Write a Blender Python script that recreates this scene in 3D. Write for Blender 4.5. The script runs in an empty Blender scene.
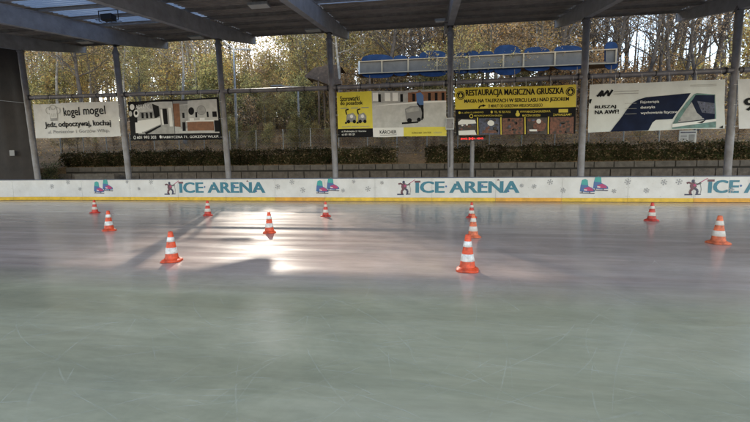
import bpy, math, random
from mathutils import Vector, Matrix, noise as mnoise
R = math.radians
sc = bpy.context.scene
col = sc.collection
random.seed(7)

# ------------------------------------------------------------------ helpers
class MB:
    """collects shapes, then links them as ONE mesh object"""
    def __init__(self): self.v = []; self.f = []; self.m = []; self.s = []
    def add(self, vs, fs, mi=0, smooth=False):
        b = len(self.v); self.v += [tuple(p) for p in vs]
        for f in fs: self.f.append([b+i for i in f]); self.m.append(mi); self.s.append(smooth)
    def box(self, c, size, mi=0, rz=0, M=None):
        x, y, z = [k/2 for k in size]
        vs = [Vector((sx*x, sy*y, sz*z)) for sz in (-1, 1) for sy in (-1, 1) for sx in (-1, 1)]
        T = M if M is not None else Matrix.Rotation(rz, 3, 'Z')
        vs = [T @ p + Vector(c) for p in vs]
        self.add(vs, [(0,2,3,1),(4,5,7,6),(0,1,5,4),(2,6,7,3),(0,4,6,2),(1,3,7,5)], mi)
    def tube(self, pts, rad, n=8, mi=0, cap=True, smooth=True):
        pts = [Vector(p) for p in pts]
        if not hasattr(rad, '__len__'): rad = [rad]*len(pts)
        vs = []; u = None
        for i, p in enumerate(pts):
            d = (pts[min(i+1, len(pts)-1)] - pts[max(i-1, 0)])
            d = d.normalized() if d.length > 1e-9 else Vector((0,0,1))
            if u is None: u = d.orthogonal().normalized()
            else:
                u = u - d*u.dot(d)
                u = u.normalized() if u.length > 1e-6 else d.orthogonal().normalized()
            w = d.cross(u)
            for k in range(n):
                a = 2*math.pi*k/n
                vs.append(p + (u*math.cos(a) + w*math.sin(a))*rad[i])
        fs = []
        for i in range(len(pts)-1):
            for k in range(n):
                a = i*n+k; b = i*n+(k+1) % n
                fs.append((a, b, b+n, a+n))
        self.add(vs, fs, mi, smooth)
        if cap:
            self.add(vs[:n], [tuple(range(n))[::-1]], mi); self.add(vs[-n:], [tuple(range(n))], mi)
    def lathe(self, prof, n=24, mi=0, c=(0,0,0), smooth=True):
        vs = []
        for r, z in prof:
            for k in range(n):
                a = 2*math.pi*k/n; vs.append((c[0]+r*math.cos(a), c[1]+r*math.sin(a), c[2]+z))
        fs = [(i*n+k, i*n+(k+1) % n, (i+1)*n+(k+1) % n, (i+1)*n+k) for i in range(len(prof)-1) for k in range(n)]
        self.add(vs, fs, mi, smooth)
    def build(self, name, mats, parent=None, loc=None):
        me = bpy.data.meshes.new(name); me.from_pydata(self.v, [], self.f)
        for m in (mats if isinstance(mats, (list, tuple)) else [mats]): me.materials.append(m)
        me.polygons.foreach_set('material_index', self.m)
        me.polygons.foreach_set('use_smooth', self.s)
        me.update()
        o = bpy.data.objects.new(name, me); col.objects.link(o)
        if parent is not None: o.parent = parent
        if loc: o.location = loc
        return o

def tag(o, label=None, cat=None, group=None, kind=None):
    if label: o['label'] = label
    if cat: o['category'] = cat
    if group: o['group'] = group
    if kind: o['kind'] = kind
    return o
def empty(name, label, cat, loc=(0,0,0), rz=0, group=None):
    o = bpy.data.objects.new(name, None); col.objects.link(o)
    o.location = loc; o.rotation_euler = (0,0,rz); o.empty_display_size = .2
    return tag(o, label, cat, group)
def copy_tree(o, parent=None):
    c = o.copy(); col.objects.link(c)
    if parent is not None: c.parent = parent
    for ch in list(o.children): copy_tree(ch, c)
    return c

# ------------------------------------------------------------------ materials
def mat(name, color, rough=.6, metal=0., var=.0, scale=4., bump=0., bscale=60., spec=.5, dirt=None):
    m = bpy.data.materials.new(name); m.use_nodes = True
    nt = m.node_tree; b = nt.nodes['Principled BSDF']
    b.inputs['Roughness'].default_value = rough; b.inputs['Metallic'].default_value = metal
    b.inputs['Specular IOR Level'].default_value = spec
    c4 = (*color, 1)
    b.inputs['Base Color'].default_value = c4
    tc = nt.nodes.new('ShaderNodeTexCoord')
    if var > 0:
        n = nt.nodes.new('ShaderNodeTexNoise'); n.inputs['Scale'].default_value = scale; n.inputs['Detail'].default_value = 6
        n.inputs['Roughness'].default_value = .65
        nt.links.new(tc.outputs['Object'], n.inputs['Vector'])
        r = nt.nodes.new('ShaderNodeValToRGB')
        r.color_ramp.elements[0].position = .3; r.color_ramp.elements[1].position = .7
        d = dirt or color
        r.color_ramp.elements[0].color = (*[max(0, k*(1-var)) for k in d], 1)
        r.color_ramp.elements[1].color = (*[min(1, k*(1+var*.5)) for k in color], 1)
        nt.links.new(n.outputs['Fac'], r.inputs['Fac']); nt.links.new(r.outputs['Color'], b.inputs['Base Color'])
    if bump > 0:
        n2 = nt.nodes.new('ShaderNodeTexNoise'); n2.inputs['Scale'].default_value = bscale; n2.inputs['Detail'].default_value = 4
        nt.links.new(tc.outputs['Object'], n2.inputs['Vector'])
        bp = nt.nodes.new('ShaderNodeBump'); bp.inputs['Strength'].default_value = bump; bp.inputs['Distance'].default_value = .05
        nt.links.new(n2.outputs['Fac'], bp.inputs['Height']); nt.links.new(bp.outputs['Normal'], b.inputs['Normal'])
    return m
def leaf_mat(name, color, trans=.55):
    m = bpy.data.materials.new(name); m.use_nodes = True; nt = m.node_tree; nt.nodes.clear()
    out = nt.nodes.new('ShaderNodeOutputMaterial'); mx = nt.nodes.new('ShaderNodeMixShader'); mx.inputs[0].default_value = trans
    d = nt.nodes.new('ShaderNodeBsdfDiffuse'); t = nt.nodes.new('ShaderNodeBsdfTranslucent')
    tc = nt.nodes.new('ShaderNodeTexCoord'); n = nt.nodes.new('ShaderNodeTexNoise'); n.inputs['Scale'].default_value = 1.3; n.inputs['Detail'].default_value = 3
    nt.links.new(tc.outputs['Object'], n.inputs['Vector'])
    oi = nt.nodes.new('ShaderNodeObjectInfo')
    r = nt.nodes.new('ShaderNodeValToRGB'); r.color_ramp.elements[0].position = .32; r.color_ramp.elements[1].position = .68
    r.color_ramp.elements[0].color = (*[k*.5 for k in color], 1); r.color_ramp.elements[1].color = (*[min(1, k*1.35) for k in color], 1)
    nt.links.new(n.outputs['Fac'], r.inputs['Fac'])
    hs = nt.nodes.new('ShaderNodeHueSaturation')
    ma = nt.nodes.new('ShaderNodeMapRange'); ma.inputs['To Min'].default_value = .65; ma.inputs['To Max'].default_value = 1.25
    nt.links.new(oi.outputs['Random'], ma.inputs['Value']); nt.links.new(ma.outputs['Result'], hs.inputs['Value'])
    nt.links.new(r.outputs['Color'], hs.inputs['Color'])
    nt.links.new(hs.outputs['Color'], d.inputs['Color']); nt.links.new(hs.outputs['Color'], t.inputs['Color'])
    nt.links.new(d.outputs[0], mx.inputs[1]); nt.links.new(t.outputs[0], mx.inputs[2]); nt.links.new(mx.outputs[0], out.inputs['Surface'])
    return m

M = {}
M['steel'] = mat('galvanised_steel', (.22,.22,.25), .5, .2, .25, 2.2, .08, 30, dirt=(.20,.18,.185))
M['beam'] = mat('beam_paint', (.39,.40,.45), .55, .15, .3, 2., .08, 20)
M['deck'] = mat('deck_sheet', (.36,.32,.30), .6, .1, .3, 1.5)
M['purlin'] = mat('purlin_steel', (.34,.31,.30), .55, .2, .3, 3)
M['dark'] = mat('dark_metal', (.03,.03,.035), .5, .3, .3, 8)
M['galv'] = mat('pale_galvanised', (.42,.44,.47), .45, .3, .3, 6)
M['board'] = mat('board_white', (.66,.66,.68), .38, 0, .10, 1.2, .0, 30, dirt=(.62,.61,.62))
M['yellow'] = mat('kick_yellow', (.74,.47,.03), .45, 0, .3, 3)
M['orange_y'] = mat('kick_orange', (.72,.36,.03), .45, 0, .3, 3)
M['cap'] = mat('cap_blue', (.08,.10,.17), .5, 0, .3, 3)
M['seam'] = mat('seam_grey', (.28,.28,.29), .7)
M['teal'] = mat('print_teal', (.010,.165,.26), .4, 0, .25, 5)
M['teal2'] = mat('print_turquoise', (.02,.33,.33), .4, 0, .2, 5)
M['navy'] = mat('print_navy', (.012,.016,.07), .4)
M['blueprint'] = mat('print_blue', (.03,.11,.32), .4)
M['magenta'] = mat('print_magenta', (.40,.02,.14), .4)
M['maroon'] = mat('print_maroon', (.10,.02,.05), .4)
M['flake'] = mat('print_flake', (.34,.34,.37), .5)
M['vinyl'] = mat('banner_white', (.62,.62,.63), .5, 0, .12, 1.5, .25, 5)
M['vinyl2'] = mat('banner_pale', (.60,.62,.62), .5, 0, .1, 1.2, .25, 5)
M['black'] = mat('print_black', (.008,.008,.010), .6, spec=.12)
M['grey'] = mat('print_grey', (.20,.20,.21), .5)
M['midgrey'] = mat('print_midgrey', (.33,.33,.33), .5, 0, .3, 3)
M['lightgrey'] = mat('print_lightgrey', (.46,.46,.46), .5, 0, .2, 3)
M['white'] = mat('print_white', (.70,.70,.70), .5)
M['byellow'] = mat('print_yellow', (.62,.53,.03), .45, 0, .1, 2)
M['bgold'] = mat('print_gold', (.58,.46,.03), .45, 0, .1, 2)
M['wood'] = mat('print_wood', (.20,.075,.03), .5, 0, .4, 6)
M['bnavy'] = mat('banner_navy', (.006,.012,.04), .6, 0, .4, 1.5, spec=.12)
M['photo_a'] = mat('photo_red', (.15,.045,.025), .5, 0, .9, 9)
M['photo_b'] = mat('photo_blue', (.055,.065,.13), .5, 0, .9, 9)
M['photo_c'] = mat('photo_dark', (.035,.02,.018), .5, 0, .9, 9)
M['photo_d'] = mat('photo_teal', (.10,.22,.21), .5, 0, .6, 3)
M['block'] = mat('concrete_block', (.12,.10,.088), .85, 0, .5, 3, .5, 25)
M['blockgap'] = mat('block_gap', (.025,.022,.02), .9)
M['wallcap'] = mat('ledge_concrete', (.12,.105,.095), .85, 0, .4, 3, .4, 25)
M['tarp'] = mat('tarp_brown', (.022,.0155,.013), .8, 0, .5, 1.2, .3, 3)
M['bluepaint'] = mat('blue_board', (.018,.042,.115), .8, 0, .3, 2, spec=.1)
M['panelgrey'] = mat('grey_panel', (.105,.092,.086), .6, 0, .3, 1.5)
M['rail'] = mat('pale_rail', (.34,.27,.19), .6, 0, .25, 3)
M['shingle'] = mat('brown_shingle', (.10,.062,.04), .85, 0, .5, 4, .6, 14)
M['plank'] = mat('wood_plank', (.22,.15,.10), .8, 0, .4, 5, .3, 18)
M['bark'] = mat('bark', (.19,.16,.13), .9, 0, .6, 3, .6, 12)
M['bark2'] = mat('bark_dark', (.115,.095,.085), .9, 0, .6, 3, .6, 12)
M['bark3'] = mat('bark_pale', (.34,.31,.28), .9, 0, .6, 2, .6, 10)
M['cone'] = mat('cone_orange', (.78,.08,.02), .5, 0, .5, 9, dirt=(.42,.06,.025))
M['cone_f'] = mat('cone_faded', (.76,.17,.07), .6, 0, .5, 9, dirt=(.45,.11,.055))
M['cone_r'] = mat('cone_red', (.66,.055,.035), .55, 0, .5, 9, dirt=(.36,.04,.03))
M['band'] = mat('cone_band', (.72,.72,.72), .45, 0, .35, 14, dirt=(.5,.47,.45))
M['band_s'] = mat('cone_band_stained', (.66,.60,.55), .5, 0, .25, 8)
M['rubber'] = mat('rubber', (.03,.02,.018), .7)
M['lampglass'] = mat('lamp_diffuser', (.72,.72,.70), .4)

# puck and blade marks on the boards
nt = M['board'].node_tree; bb = nt.nodes['Principled BSDF']; old = bb.inputs['Base Color'].links[0].from_socket
tcb = nt.nodes.new('ShaderNodeTexCoord'); mpb = nt.nodes.new('ShaderNodeMapping'); mpb.inputs['Scale'].default_value = (1.2,1,5); mpb.inputs['Rotation'].default_value = (0,.35,0)
nb = nt.nodes.new('ShaderNodeTexNoise'); nb.inputs['Scale'].default_value = 4; nb.inputs['Detail'].default_value = 8; nb.inputs['Roughness'].default_value = .75
rb = nt.nodes.new('ShaderNodeValToRGB'); rb.color_ramp.elements[0].position = .60; rb.color_ramp.elements[1].position = .74
rb.color_ramp.elements[0].color = (1,1,1,1); rb.color_ramp.elements[1].color = (.45,.45,.47,1)
xb = nt.nodes.new('ShaderNodeMix'); xb.data_type = 'RGBA'; xb.blend_type = 'MULTIPLY'; xb.inputs[0].default_value = 1
nt.links.new(tcb.outputs['Object'], mpb.inputs[0]); nt.links.new(mpb.outputs[0], nb.inputs['Vector']); nt.links.new(nb.outputs['Fac'], rb.inputs[0])
nt.links.new(old, xb.inputs[6]); nt.links.new(rb.outputs[0], xb.inputs[7]); nt.links.new(xb.outputs[2], bb.inputs['Base Color'])
# red LED digits (lit in the photo)
m = bpy.data.materials.new('led_red'); m.use_nodes = True
b = m.node_tree.nodes['Principled BSDF']; b.inputs['Base Color'].default_value = (.6,.02,.02,1)
b.inputs['Emission Color'].default_value = (1,.03,.03,1); b.inputs['Emission Strength'].default_value = 1.1; M['led'] = m
# translucent roof light sheet
m = bpy.data.materials.new('roof_light_sheet'); m.use_nodes = True; nt = m.node_tree; nt.nodes.clear()
out = nt.nodes.new('ShaderNodeOutputMaterial'); mx = nt.nodes.new('ShaderNodeMixShader'); mx.inputs[0].default_value = .5
d = nt.nodes.new('ShaderNodeBsdfDiffuse'); d.inputs[0].default_value = (.30,.33,.38,1)
t = nt.nodes.new('ShaderNodeBsdfTranslucent'); t.inputs[0].default_value = (.34,.41,.52,1)
nt.links.new(d.outputs[0], mx.inputs[1]); nt.links.new(t.outputs[0], mx.inputs[2]); nt.links.new(mx.outputs[0], out.inputs[0]); M['skylight'] = m

# ice
m = bpy.data.materials.new('ice'); m.use_nodes = True; nt = m.node_tree; b = nt.nodes['Principled BSDF']
def L(a, c): nt.links.new(a, c)
def N(t, **kw):
    n = nt.nodes.new(t)
    for k, v in kw.items(): setattr(n, k, v)
    return n
tc = N('ShaderNodeTexCoord')
def noise_at(scale3, sc_, det=5, rough=.6, dist=0):
    mp = N('ShaderNodeMapping'); mp.inputs['Scale'].default_value = scale3; L(tc.outputs['Object'], mp.inputs['Vector'])
    n = N('ShaderNodeTexNoise'); n.inputs['Scale'].default_value = sc_; n.inputs['Detail'].default_value = det; n.inputs['Roughness'].default_value = rough
    n.inputs['Distortion'].default_value = dist
    L(mp.outputs[0], n.inputs['Vector']); return n
def ramp(src, p0, c0, p1, c1):
    r = N('ShaderNodeValToRGB'); r.color_ramp.elements[0].position = p0; r.color_ramp.elements[1].position = p1
    r.color_ramp.elements[0].color = (*c0, 1); r.color_ramp.elements[1].color = (*c1, 1); L(src, r.inputs['Fac']); return r
def mix(f, a, bb, mode='MIX'):
    x = N('ShaderNodeMix', data_type='RGBA', blend_type=mode)
    if hasattr(f, 'is_linked'): L(f, x.inputs[0])
    else: x.inputs[0].default_value = f
    L(a, x.inputs[6]); L(bb, x.inputs[7]); return x.outputs[2]
sep = N('ShaderNodeSeparateXYZ'); L(tc.outputs['Object'], sep.inputs[0])
big = noise_at((.12,.5,1), 1.0, 5, .6, .6)
streak = noise_at((.10,1.6,1), 1.6, 6, .65, .3)
fine = noise_at((.6,2.5,1), 9, 6, .7)
# greener ice near the camera; filtered sun beyond it painted in as purplish grey
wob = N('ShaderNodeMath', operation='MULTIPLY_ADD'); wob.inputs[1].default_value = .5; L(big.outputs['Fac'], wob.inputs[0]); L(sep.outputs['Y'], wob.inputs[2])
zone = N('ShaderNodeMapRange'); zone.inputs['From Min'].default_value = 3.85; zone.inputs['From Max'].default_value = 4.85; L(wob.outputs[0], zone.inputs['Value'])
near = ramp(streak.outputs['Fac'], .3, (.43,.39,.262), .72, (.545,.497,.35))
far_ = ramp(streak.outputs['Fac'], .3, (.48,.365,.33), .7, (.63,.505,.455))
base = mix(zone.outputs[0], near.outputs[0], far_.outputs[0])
bigr = ramp(big.outputs['Fac'], .3, (.72,.72,.72), .7, (1.12,1.12,1.1))
base = mix(1., base, bigr.outputs[0], 'MULTIPLY')
mid = noise_at((.7,1.3,1), .9, 6, .72, 1.2); midr = ramp(mid.outputs['Fac'], .32, (.84,.86,.84), .68, (1.12,1.1,1.08)); base = mix(1., base, midr.outputs[0], 'MULTIPLY')
finer = ramp(fine.outputs['Fac'], .35, (.93,.93,.93), .7, (1.05,1.05,1.05))
base = mix(1., base, finer.outputs[0], 'MULTIPLY')
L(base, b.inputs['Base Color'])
rr = N('ShaderNodeMapRange'); rr.inputs['From Min'].default_value = .3; rr.inputs['From Max'].default_value = .7
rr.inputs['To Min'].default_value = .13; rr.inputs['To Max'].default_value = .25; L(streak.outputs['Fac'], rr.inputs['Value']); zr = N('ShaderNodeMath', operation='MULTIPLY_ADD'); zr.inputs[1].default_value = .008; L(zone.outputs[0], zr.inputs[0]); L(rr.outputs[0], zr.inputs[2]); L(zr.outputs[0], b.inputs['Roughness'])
b.inputs['IOR'].default_value = 1.31
bn = noise_at((.5,2.2,1), 2.2, 3, .5)
bp = N('ShaderNodeBump'); bp.inputs['Strength'].default_value = .06; bp.inputs['Distance'].default_value = .02
L(bn.outputs['Fac'], bp.inputs['Height']); L(bp.outputs['Normal'], b.inputs['Normal'])
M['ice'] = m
# scratch marks
m = bpy.data.materials.new('scratch_snow'); m.use_nodes = True; nt = m.node_tree; nt.nodes.clear()
out = N('ShaderNodeOutputMaterial'); mx = N('ShaderNodeMixShader'); tr = N('ShaderNodeBsdfTransparent'); d = N('ShaderNodeBsdfDiffuse'); d.inputs[0].default_value = (.86,.84,.74,1)
tc = N('ShaderNodeTexCoord'); n = noise_at((1,1,1), 5, 4, .7); r = ramp(n.outputs['Fac'], .38, (.0,.0,.0), .80, (.22,.22,.22))
L(r.outputs[0], mx.inputs[0]); L(tr.outputs[0], mx.inputs[1]); L(d.outputs[0], mx.inputs[2]); L(mx.outputs[0], out.inputs[0]); M['scratch'] = m
# leaf litter ground
m = bpy.data.materials.new('leaf_litter'); m.use_nodes = True; nt = m.node_tree; b = nt.nodes['Principled BSDF']; b.inputs['Roughness'].default_value = .95
tc = N('ShaderNodeTexCoord'); n1 = noise_at((1,1,1), .5, 6, .7); n2 = noise_at((1,1,1), 7, 6, .8)
a1 = ramp(n1.outputs['Fac'], .35, (.24,.17,.085), .65, (.50,.32,.17)); a2 = ramp(n2.outputs['Fac'], .3, (.35,.35,.35), .75, (1.3,1.2,1.1))
L(mix(1., a1.outputs[0], a2.outputs[0], 'MULTIPLY'), b.inputs['Base Color'])
bp = N('ShaderNodeBump'); bp.inputs['Strength'].default_value = .8; bp.inputs['Distance'].default_value = .15; L(n2.outputs['Fac'], bp.inputs['Height']); L(bp.outputs[0], b.inputs['Normal'])
M['litter'] = m
M['pave'] = mat('pavement', (.16,.155,.15), .85, 0, .4, 2, .3, 20)

LEAF = {
 'gold': leaf_mat('leaf_gold', (.84,.52,.19)), 'yellow': leaf_mat('leaf_yellow', (.84,.68,.30)), 'olive': leaf_mat('leaf_olive', (.52,.42,.19)),
 'green': leaf_mat('leaf_green', (.24,.25,.12)), 'rust': leaf_mat('leaf_rust', (.84,.46,.21)), 'tan': leaf_mat('leaf_tan', (.84,.58,.38)),
 'dull': leaf_mat('leaf_dull', (.40,.30,.18)), 'hedge': leaf_mat('leaf_hedge', (.07,.08,.038), .4), 'hedge2': leaf_mat('leaf_hedge_brown', (.13,.10,.06), .4)}

# ------------------------------------------------------------------ camera
W, H_ = 750., 422.
F = 370.; CAMZ = 1.25; YAW = R(8.3); PITCH = math.atan((211-177)/F); ROLL = -.006
cam = bpy.data.cameras.new('camera'); camo = bpy.data.objects.new('camera', cam); col.objects.link(camo)
cam.sensor_width = 36; cam.lens = 36*F/W; cam.clip_end = 3000; cam.clip_start = .05
CR = (Matrix.Rotation(YAW, 3, 'Z') @ Matrix.Rotation(math.pi/2-PITCH, 3, 'X') @ Matrix.Rotation(ROLL, 3, 'Z'))
camo.matrix_world = Matrix.Translation((0,0,CAMZ)) @ CR.to_4x4()
sc.camera = camo
CO = Vector((0,0,CAMZ))
def ray(x, y): return CR @ Vector((x-W/2, H_/2-y, -F))
def onY(x, y, Y): d = ray(x, y); return CO + d*(Y/d.y)
def onZ(x, y, Z=0.): d = ray(x, y); return CO + d*((Z-CAMZ)/d.z)

DB = onZ(375, 201.3).y            # boards
DP = DB + .9                      # posts
print('DB', DB)

# ------------------------------------------------------------------ setting: ice, ground
def sheet(name, xs, ys, fz, material, kind='structure', label=None):
    mb = MB(); nx = len(xs)
    vs = [(x, y, fz(x, y)) for y in ys for x in xs]
    fs = [(j*nx+i, j*nx+i+1, (j+1)*nx+i+1, (j+1)*nx+i) for j in range(len(ys)-1) for i in range(nx-1)]
    mb.add(vs, fs, 0, True); o = mb.build(name, material); tag(o, label, None, None, kind); return o
lin = lambda a, b, n: [a+(b-a)*i/(n-1) for i in range(n)]
WALLY = DB + 3.0
def gz(x, y):
    d = y - (WALLY+.9)
    if d < 0: return -.05
    z = 2.0
    z += .31*min(d, 60) - (.0016*min(d, 60)**2)
    z += .3*mnoise.noise(Vector((x*.13, y*.13, 2)))*min(1, d/3)
    return z
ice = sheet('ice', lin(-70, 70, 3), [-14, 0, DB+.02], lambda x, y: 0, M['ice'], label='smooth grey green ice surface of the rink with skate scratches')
sheet('ground', lin(-900, 900, 3), [-900, 0, WALLY+.89], lambda x, y: -.05, M['pave'], label='grey paved ground around the rink')
sheet('hillside', [-900, -300, -140]+lin(-90, 80, 60)+[130, 300, 900], [WALLY+.89, WALLY+.9+1e-3]+lin(WALLY+1.2, WALLY+46, 40)+[WALLY+80, WALLY+200, 900], gz, M['litter'], label='wooded slope covered with fallen brown leaves')

# scratches: thin ribbons of shaved ice
mb = MB(); rs = random.Random(11)
def ribbon(pts, w):
    vs = []
    for i, p in enumerate(pts):
        d = (pts[min(i+1, len(pts)-1)]-pts[max(i-1, 0)]).normalized(); nrm = Vector((-d.y, d.x, 0))
        k = w*(.25+.75*math.sin(math.pi*(i+.5)/len(pts)))
        vs += [p+nrm*k/2, p-nrm*k/2]
    mb.add(vs, [(2*i, 2*i+1, 2*i+3, 2*i+2) for i in range(len(pts)-1)])
def arc(p, a, rad, ln, w, z):
    pts = []; n = max(6, int(ln/.25))
    for i in range(n):
        pts.append(Vector((p.x, p.y, z))); p = p + Vector((math.cos(a), math.sin(a), 0))*(ln/n); a += (ln/n)/rad
    ribbon(pts, w)
for i in range(620):
    y = rs.choice([rs.uniform(1.2, 4), rs.uniform(2, 7), rs.uniform(4, 16)])
    x = rs.uniform(-1.25, 1.1)*y*1.1
    arc(Vector((x, y, 0)), rs.choice([rs.uniform(-.5, .5), rs.uniform(0, 6.28)]), rs.choice([-1, 1])*rs.uniform(1.6, 7), rs.uniform(.2, 2.6), rs.uniform(.003, .010)*(1+y*.14), .004)
# the two long curves on the right and the long ones on the left
def through(pxs, w):
    P = [onZ(*q, .005) for q in pxs]; pts = []
    for i in range(len(P)-1):
        p0 = P[max(i-1, 0)]; p1 = P[i]; p2 = P[i+1]; p3 = P[min(i+2, len(P)-1)]
        for k in range(10):
            t = k/10; pts.append(.5*((2*p1)+(p2-p0)*t+(2*p0-5*p1+4*p2-p3)*t*t+(3*p1-p0-3*p2+p3)*t**3))
    ribbon(pts, w)
through([(395,407),(455,388),(520,362),(560,340),(578,318),(580,300)], .010)
through([(465,417),(530,395),(570,378),(592,358),(600,335)], .009)
through([(0,340),(45,334),(90,326),(140,319)], .03)
through([(200,328),(235,325),(260,323)], .02)
through([(305,287),(340,286),(374,288)], .05)
through([(95,271),(128,275),(160,277)], .05)
through([(0,263),(60,267),(110,266)], .05)
through([(600,420),(640,412),(636,416)], .02)
through([(345,381),(360,388),(375,395)], .012); through([(500,299),(512,305),(520,311)], .02)
through([(500,331),(530,333),(548,329)], .018); through([(660,355),(668,353),(674,355)], .03)
o = mb.build('scratch_marks', M['scratch']); tag(o, 'thin white skate scratches criss-crossing the ice', None, None, 'stuff')

# ------------------------------------------------------------------ text
def text_shape(s, bold=0.):
    cu = bpy.data.curves.new('txt', 'FONT'); cu.body = s; cu.size = 1; cu.offset = bold; cu.resolution_u = 3; cu.fill_mode = 'FRONT'
    o = bpy.data.objects.new('txt', cu); col.objects.link(o)
    dg = bpy.context.evaluated_depsgraph_get(); dg.update()
    me = bpy.data.meshes.new_from_object(o.evaluated_get(dg))
    vs = [(v.co.x, v.co.y) for v in me.vertices]; fs = [tuple(p.vertices) for p in me.polygons]
    bpy.data.objects.remove(o); bpy.data.curves.remove(cu); bpy.data.meshes.remove(me)
    return vs, fs
def fit_text(mb, s, mp, u0, u1, v0, v1, mi, bold=0., off=.012):
    """text stretched over the rectangle u0..u1, v0..v1 of the sheet mapped by mp"""
    vs, fs = text_shape(s, min(bold, .012))
    if not vs: return
    if bold > .03 and off < .03:      # heavier weight: the same letters again, a hair to the side
        w_ = (max(p[0] for p in vs)-min(p[0] for p in vs)); k_ = (bold-.012)*.62/w_*(u1-u0)
        fit_text(mb, s, mp, u0+k_, u1+k_, v0, v1, mi, .012, off+.0008); fit_text(mb, s, mp, u0-k_, u1-k_, v0, v1, mi, .012, off+.0016)
    xs = [p[0] for p in vs]; ys = [p[1] for p in vs]; x0, x1, y0, y1 = min(xs), max(xs), min(ys), max(ys)
    mb.add([mp(u0+(x-x0)/(x1-x0)*(u1-u0), v0+(y-y0)/(y1-y0)*(v1-v0), off) for x, y in vs], fs, mi)
def poly(mb, mp, pts, mi, off=.006): mb.add([mp(u, v, off) for u, v in pts], [tuple(range(len(pts)))], mi)
def rect(mb, mp, u0, u1, v0, v1, mi, off=.006): poly(mb, mp, [(u0,v0),(u1,v0),(u1,v1),(u0,v1)], mi, off)
def ell(mb, mp, cu, cv, ru, rv, mi, off=.006, n=24): poly(mb, mp, [(cu+ru*math.cos(2*math.pi*k/n), cv+rv*math.sin(2*math.pi*k/n)) for k in range(n)], mi, off)
def ring(mb, mp, cu, cv, ru, rv, t, mi, off=.006, n=28):
    vs = []
    for k in range(n):
        a = 2*math.pi*k/n
        vs += [mp(cu+ru*math.cos(a), cv+rv*math.sin(a), off), mp(cu+ru*(1-t)*math.cos(a), cv+rv*(1-t)*math.sin(a), off)]
    mb.add(vs, [(2*k, 2*((k+1) % n), 2*((k+1) % n)+1, 2*k+1) for k in range(n)], mi)
def stroke(mb, mp, pts, wu, wv, mi, off=.008):
    for a, b_ in zip(pts, pts[1:]):
        dx, dy = (b_[0]-a[0])/wu, (b_[1]-a[1])/wv; l = math.hypot(dx, dy) or 1; nx, ny = -dy/l*wu/2, dx/l*wv/2
        poly(mb, mp, [(a[0]+nx, a[1]+ny), (a[0]-nx, a[1]-ny), (b_[0]-nx, b_[1]-ny), (b_[0]+nx, b_[1]+ny)], mi, off)

# ------------------------------------------------------------------ dasher boards (rounded corner at the left)
BH = 1.22
XC = onY(44, 190, DB).x; RC = 8.0
def bpath(x):
    """arc-length style path: straight along X, bending towards the camera left of XC"""
    if x >= XC: return Vector((x, DB, 0)), Vector((0,-1,0))
    a = (XC-x)/RC
    if a > math.pi/2:
        l = (XC-x)-RC*math.pi/2; return Vector((XC-RC, DB-RC-l, 0)), Vector((1,0,0))
    return Vector((XC-RC*math.sin(a), DB-RC+RC*math.cos(a), 0)), Vector((math.sin(a), -math.cos(a), 0))
boards = empty('dasher_boards', 'long white rink boards with a yellow kick strip and teal lettering across the ice', 'rink boards', (0, DB, 0))
def bmap(x, z, off=.006):
    p, n = bpath(x); q = p + n*off; return (q.x, q.y-DB, z)
def strip(mb, x0, x1, z0, z1, th, front, mi, n=6):
    xs = lin(x0, x1, n); vs = []
    for x in xs:
        for o_, z in ((front, z0), (front, z1), (front-th, z1), (front-th, z0)): vs.append(bmap(x, z, o_))
    fs = []
    for i in range(n-1):
        for k in range(4):
            a = i*4+k; b_ = i*4+(k+1) % 4; fs.append((a, a+4, b_+4, b_))
    fs += [(0,1,2,3), tuple((n-1)*4+k for k in (3,2,1,0))]; mb.add(vs, fs, mi)
bx = lambda px: onY(px, 190, DB).x
seams = [bx(17)]
x = seams[0]-2.4
while x > XC-RC*math.pi/2-10: seams.insert(0, x); x -= 2.4
for p in (82, 130, 178, 226, 275, 325, 375, 432, 495.7, 562, 628, 694, 764, 840): seams.append(bx(p))
for i in range(len(seams)-1):
    a, b_ = seams[i]+.006, seams[i+1]-.006
    mb = MB(); strip(mb, a, b_, .20, BH-.05, .05, 0, 0)
    for xx in (a+.06, (a+b_)/2, b_-.06):
        for zz in (.27, .70, BH-.11):
            vs = [bmap(xx+.013*math.cos(k*math.pi/4), zz+.013*math.sin(k*math.pi/4), .0025) for k in range(8)]; mb.add(vs, [tuple(range(8))], 1)
    pn = mb.build('board_panel', [M['board'], M['seam']], boards)
    mb = MB(); strip(mb, a, b_, .015, .198, .05, .014, 0)
    ks = mb.build('kick_strip', M['orange_y'] if abs((seams[i]+seams[i+1])/2-bx(520)) < 1.6 or i % 7 == 6 else M['yellow'], boards)
mb = MB()
for s in seams[1:]: strip(mb, s-.006, s+.006, .02, BH-.06, .03, -.008, 0, 2)
mb.build('panel_seam', M['seam'], boards)
mb = MB(); strip(mb, seams[0], seams[-1], BH-.048, BH, .10, .025, 0, 120); mb.build('cap_rail', M['cap'], boards)
mb = MB()
for i in range(len(seams)):
    p, n = bpath(seams[i]); q = p-n*.11; mb.box((q.x, q.y-DB, .56), (.07, .1, 1.1))
mb.build('support_frame', M['galv'], boards)
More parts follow.
